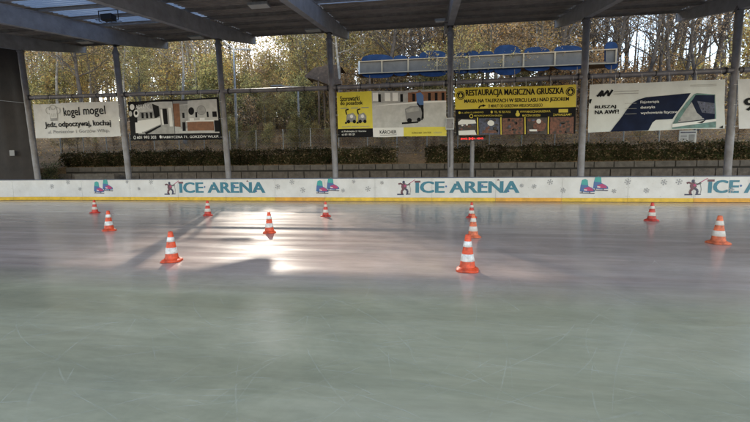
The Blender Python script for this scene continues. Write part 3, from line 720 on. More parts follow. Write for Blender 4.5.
def d5(mb, mp):  # 0 navy 1 black 2 white 3 grey 4 teal photo 5 blue photo
    pts = [(.165,0),(.255,.33),(.30,.50),(.335,.60),(.38,.66),(.43,.695),(.755,.745),(.625,.225),(.50,.215),(.475,.16),(.445,.0)]
    poly(mb, mp, pts, 0, .006)
    poly(mb, mp, [(.62,.10),(.665,.33),(.72,.55),(.78,.72),(.80,.74),(.935,.70),(.94,.08),(.94,.02),(.62,.02)], 4, .006)
    poly(mb, mp, [(.66,.14),(.72,.42),(.79,.70),(.93,.69),(.93,.14)], 0, .008); poly(mb, mp, [(.80,.58),(.93,.52),(.93,.3),(.84,.34)], 5, .009)
    poly(mb, mp, [(.66,.15),(.72,.42),(.76,.56),(.80,.34),(.86,.20)], 6, .0085); poly(mb, mp, [(.62,.12),(.94,.20),(.94,.15),(.62,.05)], 2, .010); poly(mb, mp, [(.80,.13),(.87,.19),(.84,.12)], 1, .011)
    zig = [(.058,.745),(.100,.865),(.104,.75),(.142,.865),(.146,.75),(.178,.875)]               # slanted zigzag logo
    for a, b_ in zip(zig, zig[1:]): stroke(mb, mp, [a, b_], .016, .045, 1, .008)
    stroke(mb, mp, [(.078,.745),(.100,.80)], .016, .045, 1, .009)
    for v in (.78,.83): rect(mb, mp, .185, .375, v, v+.014, 3, .008)
    for v in (.90,.875): rect(mb, mp, .75, .94, v, v+.008, 3, .008)
    fit_text(mb, 'RUSZAJ', mp, .045, .205, .475, .56, 1, .06, .010); fit_text(mb, 'NA AWF!', mp, .045, .225, .375, .46, 1, .06, .010)
    fit_text(mb, 'Fizjoterapia', mp, .39, .525, .555, .625, 2, .01, .010); fit_text(mb, 'dietetyka', mp, .39, .495, .445, .515, 2, .01, .010); fit_text(mb, 'wychowanie fizyczne', mp, .39, .66, .33, .40, 2, .01, .010)
    for v in (.575,.465,.355): rect(mb, mp, .27, .36, v, v+.008, 3, .009)
    poly(mb, mp, [(.0,.70),(.02,.70),(.01,.60),(.0,.62)], 1, .008); poly(mb, mp, [(.96,.02),(.985,.06),(.985,.0)], 1, .008)
banner('advertising_banner', 'white banner with a dark navy slanted shape and a black slanted letter logo', [(589.7,84.7),(725,79.2),(725,128.3),(588,132.6)], [M['bnavy'], M['black'], M['white'], M['midgrey'], M['photo_d'], M['photo_b'], M['midgrey']], d5, M['vinyl2'])
def d6(mb, mp):
    fit_text(mb, '95 720', mp, .075, .95, .36, .62, 0, .04, .010)
banner('advertising_banner', 'white banner cut off by the right frame edge with a heavy black numeral', [(738,79.5),(815,75),(815,125),(738,129.3)], [M['black'], M['midgrey']], d6, M['vinyl'])

# red display under the restaurant banner, on its own stand
q = onY(472.5, 138.8, DP+.5)
t = empty('display_sign', 'small lit red digit display on a grey post below the restaurant banner', 'display', (q.x, q.y, -.05)); zc = q.z+.05
mb = MB(); mb.tube([(0,.02,0),(0,.02,zc-.12)], .11, 10); mb.build('post', M['steel'], t)
mb = MB(); mb.box((0,0,zc), (1.28,.12,.26)); h = mb.build('housing', M['dark'], t)
mb = MB(); rr_ = random.Random(3)
for k in range(15):
    u = -.58+k*.082
    mb.box((u,-.064,zc+.005), (.055,.006,rr_.choice([.10,.13,.07]))) if k % 5 != 4 else mb.box((u,-.064,zc-.02), (.02,.006,.03))
mb.build('digits', M['led'], h)

# ------------------------------------------------------------------ windbreak curtain at the left
q0 = onY(-40, 100, DP-.1); q1 = onY(30, 100, DP-.1)
t = empty('windbreak_curtain', 'tall dark brown windbreak curtain closing the left end behind the boards', 'curtain', (0, DP+.1, 0))
mb = MB(); xsL = lin(onY(-90,100,DP).x, 0, 40); vs = []; zt_ = onY(10, 50, DP).z+.3
pbot, ptop = pb[0], pt[0]
n = 36
for j in range(14):
    z = .0+zt_*j/13; xe = pbot.x+(ptop.x-pbot.x)*(z-pbot.z)/(ptop.z-pbot.z)
    for i in range(n):
        x = -40+(xe+40)*i/(n-1); vs.append((x, .05*math.sin(x*5.1+.3*math.sin(z))+.03*math.sin(x*11), z))
mb.add(vs, [(j*n+i, j*n+i+1, (j+1)*n+i+1, (j+1)*n+i) for j in range(13) for i in range(n-1)], 0, True); mb.build('cloth', M['tarp'], t)
mb = MB(); mb.tube([(-40,0,zt_),(pt[0].x,0,zt_)], .05, 8); mb.build('top_rail', M['dark'], t)
q = onY(11.3, 153, DP-.1); mb = MB(); mb.box((q.x, -.16, q.z), (.36,.01,.34)); p_ = mb.build('notice_patch', M['grey'], t); p_['label'] = 'small pale square patch'

# ------------------------------------------------------------------ block retaining wall, ledge
xw0 = onY(58, 170, WALLY).x
t = empty('retaining_wall', 'low brown concrete block wall with dark joints behind the boards', 'wall', (0, WALLY, 0))
for r_, (z0, z1, y0) in enumerate(((.0,.62,-.55),(.66,1.12,-.3),(1.18,1.62,0),(1.70,2.04,.3))):
    mb = MB(); x = xw0+(.3 if r_ % 2 else 0); rng = random.Random(r_)
    while x < 42:
        L_ = 1.02; mb.box((x+L_/2-.02, y0+.3+rng.uniform(-.01,.01), (z0+z1)/2), (L_-.05, .6, z1-z0-.03)); x += L_
    mb.build('block_course', M['block'] if r_ != 3 else M['wallcap'], t)
mb = MB(); mb.box(((xw0+42)/2+.2, .62, 1.0), (42-xw0, .5, 2.0)); mb.build('core', M['blockgap'], t)
# pale steps at the left end
mb = MB()
for k, (px0, px1, py) in enumerate(((84,124,174.5),)):
    a = onY(px0, py, WALLY-.7); b_ = onY(px1, py, WALLY-.7)
    mb.box(((a.x+b_.x)/2, 0, a.z-.06+.002*k), (b_.x-a.x, .5, .12))
    mb.box(((a.x+b_.x)/2, 0, (a.z-.12)/2-.02), (b_.x-a.x-.1, .4, a.z-.08))
o = mb.build('concrete_ledge', M['wallcap'], None, (0, WALLY-1.2, 0)); tag(o, 'pale concrete ledge catching light at the left foot of the block wall', 'ledge')

# ------------------------------------------------------------------ hedge
def leaf_quad(mb, p, s, rng, mi, flat=0.):
    u = Vector((rng.gauss(0,1), rng.gauss(0,1), rng.gauss(0,1))); u = u.normalized() if u.length > 1e-6 else Vector((1,0,0))
    v = u.orthogonal().normalized(); a = rng.uniform(0, 6.28); w = u.cross(v); v = v*math.cos(a)+w*math.sin(a)
    k = rng.uniform(.4,.7)*s; b_ = len(mb.v); w = u.cross(v)
    mb.v += [tuple(p-v*s*.5), tuple(p+w*k*.5), tuple(p+v*s*.5), tuple(p-w*k*.5)]
    mb.f.append([b_, b_+1, b_+2, b_+3]); mb.m.append(mi); mb.s.append(False)
hx0 = onY(64, 160, WALLY+1.5).x
def hedge(x0, x1, label):
    mb = MB(); rng = random.Random(int(x0*7)); n = int((x1-x0)*1050)
    for i in range(n):
        x = rng.uniform(x0, x1); h = .98+.16*mnoise.noise(Vector((x*.9,0,0)))+.16*mnoise.noise(Vector((x*3,1,0)))+(rng.random()**6)*.22
        z = h*(1-rng.random()**1.6*.98); side = .5*(1-(z/h)**4*.45)
        y = rng.choice([-1,-1,-1,1])*side*rng.uniform(.55,1.) if z < h*.85 else rng.uniform(-side, side)
        y += .12*mnoise.noise(Vector((x*2, z*2, 3)))
        bare = mnoise.noise(Vector((x*.35,5,1))) > .12
        if bare and rng.random() < .35: continue
        leaf_quad(mb, Vector((x, y, z)), rng.uniform(.08,.17), rng, rng.choice([0,0,0,1,1,1,3]) if not bare else rng.choice([0,1,1,3]))
    t = empty('hedge', label, 'hedge', (0, WALLY+1.55, 2.05)); mb.build('leaves', [LEAF['hedge'], LEAF['hedge2'], LEAF['green'], LEAF['dull']], t)
    mb = MB()
    for i in range(int((x1-x0)*3)):
        x = rng.uniform(x0, x1); mb.tube([(x,rng.uniform(-.2,.2),-.2),(x+rng.uniform(-.15,.15),rng.uniform(-.35,.35),.5),(x+rng.uniform(-.3,.3),rng.uniform(-.4,.4),1.0)], [.02,.014,.005], 5)
    mb.box(((x0+x1)/2,0,.38), (x1-x0-.3,.3,.6), 1); mb.build('stems', [M['bark2'], LEAF['hedge']], t)
    return t
hxs = [hx0, onY(333,160,WALLY+1.5).x, onY(398,160,WALLY+1.5).x, onY(425,160,WALLY+1.5).x, 38]
hedge(hxs[0], hxs[1], 'long dark clipped hedge on the block wall below the left banners')
hedge(hxs[1]+.1, hxs[2], 'short dark hedge section on the block wall below the cleaning machine banner')
hedge(hxs[3], hxs[4], 'long brown green hedge on the block wall below the restaurant and navy banners')

# ------------------------------------------------------------------ fence behind the hedge
FY = WALLY+2.6
t = empty('wire_fence', 'thin grey wire fence with slim posts behind the hedge', 'fence', (0, FY, 0))
fx = onY(61, 150, FY).x
k = 0
while fx < 36:
    g = gz(fx, FY); mb = MB(); mb.tube([(fx,0,g-.2),(fx,0,g+2.0)], .034, 8); mb.build('fence_post', M['galv'], t); fx += 1.95; k += 1
mb = MB(); x0 = onY(61,150,FY).x
for dz in (.25,.65,1.05,1.5,1.95):
    mb.tube([(x, -.05, gz(x, FY)+dz) for x in lin(x0, 36, 60)], .006, 4, cap=False)
x = x0
while x < 34:
    for s_ in (1,-1):
        z0 = gz(x, FY)+.25; mb.tube([(x, -.05, z0 if s_ > 0 else z0+1.7), (x+1.7, -.05, z0+1.7 if s_ > 0 else z0)], .0025, 3, cap=False)
    x += .22
mb.build('wire_mesh', M['galv'], t)
q = onY(687.5, 138, FY-.1)
t = empty('notice_board', 'small white notice board on the fence below the navy banner', 'notice board', (q.x, q.y, gz(q.x, q.y)))
zc = q.z-gz(q.x, q.y)
mb = MB(); mb.box((0,0,zc), (.92,.04,.86)); mb.build('board', M['white'], t)
mb = MB()
for sx in (-.4,.4): mb.tube([(sx,.05,-.2),(sx,.05,zc+.4)], .03, 8)
mb.build('post', M['galv'], t)
mb = MB(); rect(mb, lambda u,v,off: (u,-.02-off,zc+v), -.4,.4,.28,.36,0); rect(mb, lambda u,v,off: (u,-.02-off,zc+v), .05,.36,-.25,.2,1)
for k in range(6): rect(mb, lambda u,v,off: (u,-.02-off,zc+v), -.38,-.05,-.3+k*.09,-.27+k*.09,2)
mb.build('printing', [M['navy'], M['midgrey'], M['grey']], t)

# ------------------------------------------------------------------ street lamps
LY = WALLY+5
q = onY(233.5, 49, LY); g = gz(q.x, q.y)
t = empty('street_lamp', 'tall pale street lamp with two outstretched arms seen between the posts', 'street lamp', (q.x, q.y, g)); hz = q.z-g
mb = MB(); mb.tube([(0,0,-.2),(0,0,hz)], [.11,.06], 10); mb.build('pole', M['galv'], t)
for (px, py) in ((226,42.5),(246.5,49.5)):
    e = onY(px, py, LY)-Vector((q.x, q.y, g)); mb = MB(); mb.tube([(0,0,hz-.02), e], .035, 8); ar = mb.build('arm', M['galv'], t)
    d_ = Vector((e.x,0,e.z-hz)).normalized(); mb = MB(); mb.box(e, (.62,.26,.09), 0, M=Matrix.Rotation(-math.atan2(d_.z, d_.x), 3, 'Y')); mb.build('lamp_head', M['lightgrey'], ar)
q = onY(298, 87, LY+1); g = gz(q.x, q.y)
t = empty('street_lamp', 'slim grey street lamp with one flat arm pointing left', 'street lamp', (q.x, q.y, g)); hz = q.z-g
mb = MB(); mb.tube([(0,0,-.2),(0,0,hz)], [.10,.06], 10); mb.build('pole', M['galv'], t)
e = onY(277, 86, LY+1)-Vector((q.x, q.y, g)); mb = MB(); mb.tube([(0,0,hz-.02), e], .04, 8); ar = mb.build('arm', M['galv'], t)
mb = MB(); mb.box(e, (.9,.3,.1)); mb.build('lamp_head', M['lightgrey'], ar)

# ------------------------------------------------------------------ blue scalloped structure with railing
BYY = WALLY+9
t = empty('scalloped_walkway', 'raised row of blue scalloped boards with grey panels behind a pale railing', 'raised walkway', (0, BYY, 0))
def bp_(x, y, dy=0): p = onY(x, y, BYY+dy); return Vector((p.x, dy, p.z))
def zt(x): return 62+(49.4-62)*(x-359)/(616-359)
def zbm(x): return 73.8+(63.3-73.8)*(x-359)/(616-359)
sc_ = 2.78; o0 = 355
lobes = [(20,105,17),(108,145,12),(150,180,8),(180,255,20),(275,315,12),(310,345,14),(345,385,12),(388,460,25),(472,540,16),(555,632,16),(695,730,20)]
for a, b_, h in lobes:
    x0, x1 = o0+a/sc_, o0+b_/sc_; xm = (x0+x1)/2; rx = (x1-x0)/2*1.06; up = h/sc_*1.1; dn = max(4., up*.75)
    vs = []; n = 28
    for k in range(n):
        an = 2*math.pi*k/n; cx = math.copysign(abs(math.cos(an))**.8, math.cos(an)); s_ = math.sin(an)
        x = xm+rx*cx
        y = (zt(xm)-up*max(s_, 0)**.75) if s_ >= 0 else (zbm(xm)+dn*(-s_)**.8)
        if abs(s_) < 1e-9: y = (zt(xm)+zbm(xm))/2
        vs.append(bp_(x, y, .12))
    vb = [v+Vector((0,.06,0)) for v in vs]; mb = MB()
    mb.add(vs+vb, [tuple(range(n))[::-1], tuple(range(n, 2*n))]+[(k, (k+1) % n, n+(k+1) % n, n+k) for k in range(n)]); mb.build('scalloped_board', M['bluepaint'], t)
ups = [12,75,148,228,318,412,468,555,645,725]
for a, b_ in zip(ups, ups[1:]):
    if a == 645: a = 697
    x0, x1 = o0+a/sc_+.4, o0+b_/sc_-.4; mb = MB(); n = 2
    v = [bp_(x0, zt(x0)+.3), bp_(x1, zt(x1)+.3), bp_(x1, zbm(x1)-.3), bp_(x0, zbm(x0)-.3)]
    v = [q+Vector((0,.04,0)) for q in v]; w = [q+Vector((0,.05,0)) for q in v]
    mb.add(v+w, [(3,2,1,0),(4,5,6,7),(0,1,5,4),(1,2,6,5),(2,3,7,6),(3,0,4,7)]); mb.build('panel', M['panelgrey'], t)
for fy in (zt, zbm):
    mb = MB(); a, b_ = bp_(359, fy(359)), bp_(616, fy(616)); d_ = b_-a
    mb.box((a+b_)/2+Vector((0,-.05,0)), (d_.length, .07, .07), 0, M=Matrix.Rotation(-math.atan2(d_.z, d_.x), 3, 'Y')); mb.build('rail', M['rail'], t)
for u in ups:
    x = o0+u/sc_; a, b_ = bp_(x, zt(x)-.6), bp_(x, zbm(x)+.6); mb = MB(); mb.box((a+b_)/2+Vector((0,-.055,0)), (.12,.07,(a-b_).length)); mb.build('upright', M['rail'] if u > 12 else M['galv'], t)
mb = MB(); a, b_ = bp_(359, zbm(359)+.5, .8), bp_(616, zbm(616)+.5, .8); d_ = b_-a
mb.box((a+b_)/2+Vector((0,0,-.06)), (d_.length,1.5,.1), 0, M=Matrix.Rotation(-math.atan2(d_.z, d_.x), 3, 'Y')); mb.build('floor', M['plank'], t)
for u in (40, 270, 445, 620, 715):
    x = o0+u/sc_; a = bp_(x, zbm(x)+.8, 0)
    for dy in (.2, 1.4): mb = MB(); mb.tube([(a.x,dy,gz(a.x,BYY+dy)-.2),(a.x,dy,a.z-.05)], .09, 8); mb.build('leg', M['plank'], t)

# wooden shelter beside it
SY = WALLY+8
t = empty('wooden_shelter', 'small brown shingled shelter roof half hidden behind the middle post', 'shelter', (0, SY, 0))
def s_(x, y, dy=0): p = onY(x, y, SY+dy); return Vector((p.x, dy, p.z))
a, b_, c, d_ = s_(304.5,75.5), s_(314,67.8,.6), s_(330,64.4,.8), s_(341,66,.8)
e, f_, g_ = s_(341,84), s_(329,85), s_(318,80.5)
mb = MB(); top = [a, b_, c, d_]; bot = [s_(305,77), g_, f_, e]
back = [p+Vector((0,2.0,-.1)) for p in top]
vs = top+bot+back; mb.add(vs, [(4,5,1,0),(5,6,2,1),(6,7,3,2),(0,1,9,8),(1,2,10,9),(2,3,11,10)]); mb.build('roof', M['shingle'], t)
mb = MB(); mb.add([bot[0]+Vector((0,.02,-.02)), bot[1]+Vector((0,.02,-.02)), bot[2]+Vector((0,.02,-.02)), bot[3]+Vector((0,.02,-.02)), bot[3]+Vector((0,2,.1)), bot[2]+Vector((0,2,.1)), bot[1]+Vector((0,2,.1))], [(0,1,6),(1,2,5,6),(2,3,4,5)]); mb.build('soffit', M['plank'], t)
for p in (g_, f_, e):
    for dy in (.15, 1.8): mb = MB(); mb.tube([(p.x,dy,gz(p.x,SY+dy)-.2),(p.x,dy,p.z+.3)], .08, 8); mb.build('post', M['plank'], t)

# ------------------------------------------------------------------ trees
def make_tree(name, seed, H, r0, crown0, nl, leaves, leafmats, bark, spread=1., twig=3, lsize=(.12,.22), lean=.03):
    rng = random.Random(seed); tb = MB(); lb = MB()
    ax = Vector((rng.uniform(-lean,lean), rng.uniform(-lean,lean), 0)); pts = []; n = 9; wob = Vector((0,0,0))
    for i in range(n):
        z = H*i/(n-1); wob += Vector((rng.gauss(0,.09), rng.gauss(0,.09), 0))*H/16; pts.append(Vector((ax.x*z, ax.y*z, z-.3*(i == 0)))+wob)
    rad = [r0*(1-.9*(i/(n-1)))+(.35*r0 if i == 0 else 0) for i in range(n)]; tb.tube(pts, rad, 8)
    def at(t):
        f = t*(n-1); i = min(int(f), n-2); return pts[i].lerp(pts[i+1], f-i), rad[i]+(rad[i+1]-rad[i])*(f-i)
    ends = []
    for k in range(nl):
        t_ = crown0+(1-crown0)*((k+rng.random())/nl)*.97; p, r = at(t_); a = k*2.4+rng.uniform(-.5,.5); el = rng.uniform(.25,.95)+.3*t_
        L_ = H*spread*rng.uniform(.15,.28)*(1.15-.75*(t_-crown0)/(1-crown0)); d_ = Vector((math.cos(a)*math.cos(el), math.sin(a)*math.cos(el), math.sin(el)))
        lp = [p]; m_ = 5
        for j in range(m_): d_ = (d_+Vector((rng.gauss(0,.14), rng.gauss(0,.14), rng.gauss(.05,.12)))).normalized(); lp.append(lp[-1]+d_*L_/m_)
        lr = [max(.012, r*.5*(1-.85*j/m_)) for j in range(m_+1)]; tb.tube(lp, lr, 5, cap=False); ends += lp[2:]
        for j in range(1, m_+1):
            for q in range(2):
                dd = (d_*.6+Vector((rng.gauss(0,.7), rng.gauss(0,.7), rng.gauss(.2,.5)))).normalized(); l2 = L_*rng.uniform(.22,.48)
                e1 = lp[j]+dd*l2*.5+Vector((0,0,rng.gauss(0,.05))); e2 = e1+(dd+Vector((rng.gauss(0,.3),rng.gauss(0,.3),rng.gauss(.1,.3)))).normalized()*l2*.5
                tb.tube([lp[j], e1, e2], [lr[j]*.5, max(.009,lr[j]*.32), .006], 4, cap=False); ends += [e1, e2]
                for w_ in range(twig):
                    d3 = (dd+Vector((rng.gauss(0,.8),rng.gauss(0,.8),rng.gauss(.1,.6)))).normalized(); e3 = e1.lerp(e2, rng.random()); e4 = e3+d3*l2*rng.uniform(.25,.6)
                    tb.tube([e3, e4], [.009,.004], 3, cap=False); ends.append(e4)
    # leaves gather in clumps round some twig ends, leaving gaps
    cl = [rng.choice(ends) for _ in range(max(6, len(ends)//4))]
    for i in range(leaves):
        c = rng.choice(cl) if rng.random() < .8 else rng.choice(ends); g = .30*spread**.5*(H/14)**.5
        leaf_quad(lb, c+Vector((rng.gauss(0,g), rng.gauss(0,g), rng.gauss(-.05,g*.8))), rng.uniform(*lsize), rng, rng.randrange(len(leafmats)))
    root = empty(name, 'tree', 'tree'); tb.build('trunk', bark, root)
    if leaves: lb.build('crown', leafmats, root)
    return root
G = 'autumn trees on the slope behind the rink'
KINDS = {
 'gold':  (make_tree('autumn_tree', 1, 15, .17, .28, 20, 4000, [LEAF['gold'],LEAF['yellow'],LEAF['olive'],LEAF['dull']], M['bark'], 1.0), 15, 'slender forest tree with golden yellow leaves'),
 'gold2': (make_tree('autumn_tree', 2, 17, .20, .40, 18, 3000, [LEAF['gold'],LEAF['rust'],LEAF['yellow'],LEAF['dull']], M['bark3'], .95), 17, 'tall forest tree with pale trunk and amber leaves'),
 'olive': (make_tree('autumn_tree', 3, 14, .18, .22, 22, 4400, [LEAF['olive'],LEAF['green'],LEAF['olive'],LEAF['yellow']], M['bark'], 1.05), 14, 'forest tree with olive green leaves turning yellow'),
 'rust':  (make_tree('autumn_tree', 4, 15, .19, .30, 20, 4200, [LEAF['rust'],LEAF['tan'],LEAF['tan'],LEAF['gold']], M['bark'], 1.0), 15, 'forest tree with rusty brown leaves'),
 'sparse':(make_tree('autumn_tree', 5, 18, .21, .34, 20, 1700, [LEAF['tan'],LEAF['dull'],LEAF['rust']], M['bark2'], 1.05), 18, 'dark thin-crowned tree with few tan leaves against the sky'),
 'bare':  (make_tree('autumn_tree', 6, 19, .26, .30, 20, 800, [LEAF['tan'],LEAF['dull']], M['bark2'], 1.1, lean=.10), 19, 'nearly bare dark forest tree with forked branches'),
 'pale':  (make_tree('autumn_tree', 8, 18, .17, .5, 14, 1500, [LEAF['yellow'],LEAF['gold'],LEAF['dull']], M['bark3'], .7), 18, 'straight pale trunked forest tree with a high thin crown'),
}
SHRUBS = {
 'shrub_y': (make_tree('understory_shrub', 21, 4.5, .05, .08, 16, 2600, [LEAF['yellow'],LEAF['gold'],LEAF['olive'],LEAF['dull']], M['bark'], 1.7, 2, (.10,.17)), 4.5, 'bushy yellow leaved shrub on the slope behind the fence'),
 'shrub_g': (make_tree('understory_shrub', 22, 4., .05, .06, 16, 2600, [LEAF['olive'],LEAF['green'],LEAF['yellow']], M['bark'], 1.7, 2, (.10,.17)), 4., 'bushy olive green shrub on the slope behind the fence'),
 'shrub_b': (make_tree('understory_shrub', 23, 3.5, .045, .06, 16, 1500, [LEAF['dull'],LEAF['rust'],LEAF['tan']], M['bark2'], 1.7, 3, (.09,.15)), 3.5, 'twiggy brown shrub on the slope behind the fence'),
}
SUN_AZ = math.atan2(math.sin(YAW+math.atan((375-258)/F)), math.cos(YAW+math.atan((375-258)/F)))   # left of +Y
SUN_EL = R(26)
tanE = math.tan(SUN_EL)
used = set(); rng = random.Random(42)
def put(src, x, y, h, hn, lab, group, sxy=1.):
    s = h/hn
    if id(src) not in used: used.add(id(src)); o = src
    else: o = copy_tree(src)
    o.location = (x, y, gz(x, y)-.05); o.rotation_euler = (0, 0, rng.uniform(0, 6.28)); o.scale = (s*sxy, s*sxy, s)
    o['label'] = lab; o['group'] = group; o['category'] = 'tree' if 'tree' in o.name else 'shrub'
    return o
def sun_limit(x, y):
    """height of the sun rays that pass under the canopy edge in the open bay, above this point of the slope"""
    s = (y-DP)/math.cos(SUN_AZ); xp = x + math.sin(SUN_AZ)*s      # where the ray meets the post row
    return xp, 2.6 + s*tanE - gz(x, y)
SUN_L, SUN_R = -12.2, -4.4
rows = [(9, 8), (13, 16), (18, 22), (24, 28), (30, 34), (36, 40), (41, 44)]
for d, nrow in rows:
    Y = WALLY+.9+d; half = (Y)*1.06
    for i in range(nrow):
        fx_ = (i+rng.uniform(.15,.85))/nrow; ang = math.atan((fx_-.5)*2*1.12)+YAW
        x = -math.tan(ang)*Y*-1 if False else Y*math.tan(math.atan((fx_-.5)*2*1.05)-YAW); y = Y+rng.uniform(-1.8,1.8)
        pxx = fx_*750
        if pxx < 330: w_ = {'gold':5,'gold2':3,'olive':4,'rust':1,'pale':6,'sparse':2}
        elif pxx < 560: w_ = {'gold':3,'gold2':3,'olive':.6,'rust':5,'sparse':3,'pale':3,'bare':2}
        else: w_ = {'sparse':3,'bare':7,'rust':.5,'pale':.6}
        if pxx > 590 and d > 12 and rng.random() < .5: continue
        kd = rng.choices(list(w_), list(w_.values()))[0]; src, hn, lab = KINDS[kd]
        h = rng.uniform(.85,1.15)*hn*(.72 if d < 12 else .9 if d < 20 else 1.05)
        xp, lim = sun_limit(x, y); wide = 1.
        if SUN_L < xp < SUN_R: h = min(h, lim*rng.uniform(.7, 1.0))
        elif pxx < 560 or d > 20: h = max(h, min(23, (lim+4)*rng.uniform(1.1, 1.35))); wide = 1.25
        if h < 4: continue
        put(src, x, y, h, hn, lab, G, wide)
for i in range(190):
    d = rng.uniform(3.6, 26); Y = WALLY+.9+d; fx_ = rng.uniform(.28, .47) if i % 3 == 0 else rng.uniform(-.02, 1.02); x = Y*math.tan(math.atan((fx_-.5)*2*1.05)-YAW); pxx = fx_*750
    w_ = {'shrub_y':5,'shrub_g':4,'shrub_b':1.5} if pxx < 330 else {'shrub_y':1.5,'shrub_g':1,'shrub_b':5} if pxx < 560 else {'shrub_y':.8,'shrub_g':.5,'shrub_b':6}
    kd = rng.choices(list(w_), list(w_.values()))[0]; src, hn, lab = SHRUBS[kd]
    h = rng.uniform(.7,1.2)*hn*(.6 if d < 6 else 1 if d < 10 else 1.5)
    xp, lim = sun_limit(x, Y)
    if SUN_L < xp < SUN_R: h = max(1.0, min(h, lim*rng.uniform(.6, 1.05)))
    if abs(Y-BYY) < 2.5 or (abs(Y-SY) < 2.5 and 290 < pxx < 360): h *= .5
    put(src, x, Y, h, hn, lab, 'shrubs on the slope behind the fence')
for i in range(70):
    d = rng.uniform(2.9, 8.5); Y = WALLY+.9+d; fx_ = rng.uniform(.03, 1.02); x = Y*math.tan(math.atan((fx_-.5)*2*1.05)-YAW)
    kd = rng.choices(['shrub_b','shrub_y','shrub_g'], [6,2,1])[0]; src, hn, lab = SHRUBS[kd]
    put(src, x, Y, rng.uniform(.7, 1.7), hn, lab, 'shrubs on the slope behind the fence', 1.15)
# dark evergreen bush at the left end, beside the curtain
q = onY(50, 170, WALLY-.2)
t = copy_tree(SHRUBS['shrub_g'][0]); t.name = 'evergreen_bush'; t.location = (q.x, q.y, -.05); t.scale = (.55,.55,.52); t.rotation_euler = (0,0,1); del t['group']
tag(t, 'low dark green bush between the curtain post and the block wall', 'bush')
for ch in t.children:
    if ch.name.startswith('crown'):
        ch.data = ch.data.copy()
        for i_ in range(len(ch.data.materials)): ch.data.materials[i_] = LEAF['hedge'] if i_ else LEAF['green']

# the far wood: a mass nobody could count
mb = MB(); rng2 = random.Random(9)
for i in range(115000):
    Y = WALLY+rng2.uniform(42, 62); fx_ = rng2.uniform(-.08, 1.08); x = Y*math.tan(math.atan((fx_-.5)*2*1.05)-YAW); px_ = fx_*750
    top = (15+3*mnoise.noise(Vector((x*.08,0,0)))) if px_ < 330 else (13+3*mnoise.noise(Vector((x*.08,0,0)))) if px_ < 540 else 6+2*mnoise.noise(Vector((x*.08,0,0)))
    top += 3 if px_ < 540 else 0; xp, lim = sun_limit(x, Y)
    inc = SUN_L-2 < xp < SUN_R+2
    if inc: top = lim+1.2
    hh = top*rng2.random()**(.75 if inc else 1.1); z = gz(x, Y)+hh
    if hh > 6 and mnoise.noise(Vector((x*.25, Y*.1, z*.25))) > (.5 if inc else .34 if px_ < 330 else .24 if px_ < 540 else .1): continue
    leaf_quad(mb, Vector((x, Y, z)), rng2.uniform(.22,.55), rng2, (rng2.choice([0,1,2,2,3]) if px_ < 330 else rng2.choice([0,3,3,4]) if px_ < 560 else rng2.choice([3,4,4])))
for i in range(150):
    Y = WALLY+rng2.uniform(42, 60); fx_ = rng2.uniform(-.05, 1.05); x = Y*math.tan(math.atan((fx_-.5)*2*1.05)-YAW); g = gz(x, Y)
    h = rng2.uniform(11, 17); dx = rng2.gauss(0,.6); mb.tube([(x,Y,g-.3),(x+dx*.4,Y,g+h*.5),(x+dx,Y,g+h)], [.2,.14,.03], 5, 5, cap=False)
    for k in range(7):
        z = h*rng2.uniform(.4,.95); a = rng2.uniform(0,6.28); l = rng2.uniform(1,3); mb.tube([(x+dx*z/h,Y,g+z),(x+math.cos(a)*l,Y+math.sin(a)*l,g+z+l*rng2.uniform(.4,1.2))], [.06,.015], 3, 5, cap=False)
o = mb.build('distant_woods', [LEAF['gold'], LEAF['olive'], LEAF['yellow'], LEAF['dull'], LEAF['tan'], M['bark2']]); tag(o, 'hazy autumn wood far up the slope', None, None, 'stuff')
# fallen leaves on the slope
mb = MB()
for i in range(22000):
    d = rng2.uniform(.3, 24)**1; Y = WALLY+2.2+d; fx_ = rng2.uniform(-.05,1.05); x = Y*math.tan(math.atan((fx_-.5)*2*1.05)-YAW)
    leaf_quad(mb, Vector((x, Y, gz(x, Y)+rng2.uniform(.0,.12)+(.25*rng2.random()**3))), rng2.uniform(.08,.18), rng2, rng2.randrange(4))
o = mb.build('fallen_leaves', [LEAF['tan'], LEAF['dull'], LEAF['rust'], LEAF['gold']]); tag(o, 'brown fallen leaves lying over the slope', None, None, 'stuff')

# ------------------------------------------------------------------ traffic cones
CH = .46
PROF = lambda z: .098-(.098-.030)*((z-.045)/(CH-.045))       # body radius at height z
def make_cone(cm, bm, stripes=True):
    t = empty('traffic_cone', 'cone', 'traffic cone')
    mb = MB(); n = 40; a = .138; vs = []
    def sq(k, s):
        an = 2*math.pi*k/n; c, d_ = math.cos(an), math.sin(an); e = 4.; r = s/((abs(c)**e+abs(d_)**e)**(1/e)); return r*c, r*d_
    prof = [(a,.0),(a,.016),(a-.008,.026),(.124,.030),(.112,.038)]
    for s_, z in prof:
        for k in range(n): x, y = sq(k, s_); vs.append((x, y, z))
    for k in range(n): an = 2*math.pi*k/n; vs.append((PROF(.045)*1.06*math.cos(an), PROF(.045)*1.06*math.sin(an), .05))
    fs = [tuple(range(n))[::-1]]+[(j*n+k, j*n+(k+1) % n, (j+1)*n+(k+1) % n, (j+1)*n+k) for j in range(len(prof)) for k in range(n)]
    mb.add(vs, fs, 0, True); mb.build('base', cm, t)
    mb = MB(); zs = lin(.045, CH-.012, 12); mb.lathe([(PROF(z), z) for z in zs]+[(PROF(CH)-.004, CH-.003), (PROF(CH)-.014, CH), (.012, CH-.004), (.010, CH-.06)], 28); mb.build('body', cm, t)
    for z0, z1 in ((.125,.215),(.305,.375)):
        mb = MB(); mb.lathe([(PROF(z0)+.0005, z0), (PROF(z0)+.003, z0+.002), (PROF(z1)+.003, z1-.002), (PROF(z1)+.0005, z1)], 28); mb.build('reflective_band', bm, t)
    return t
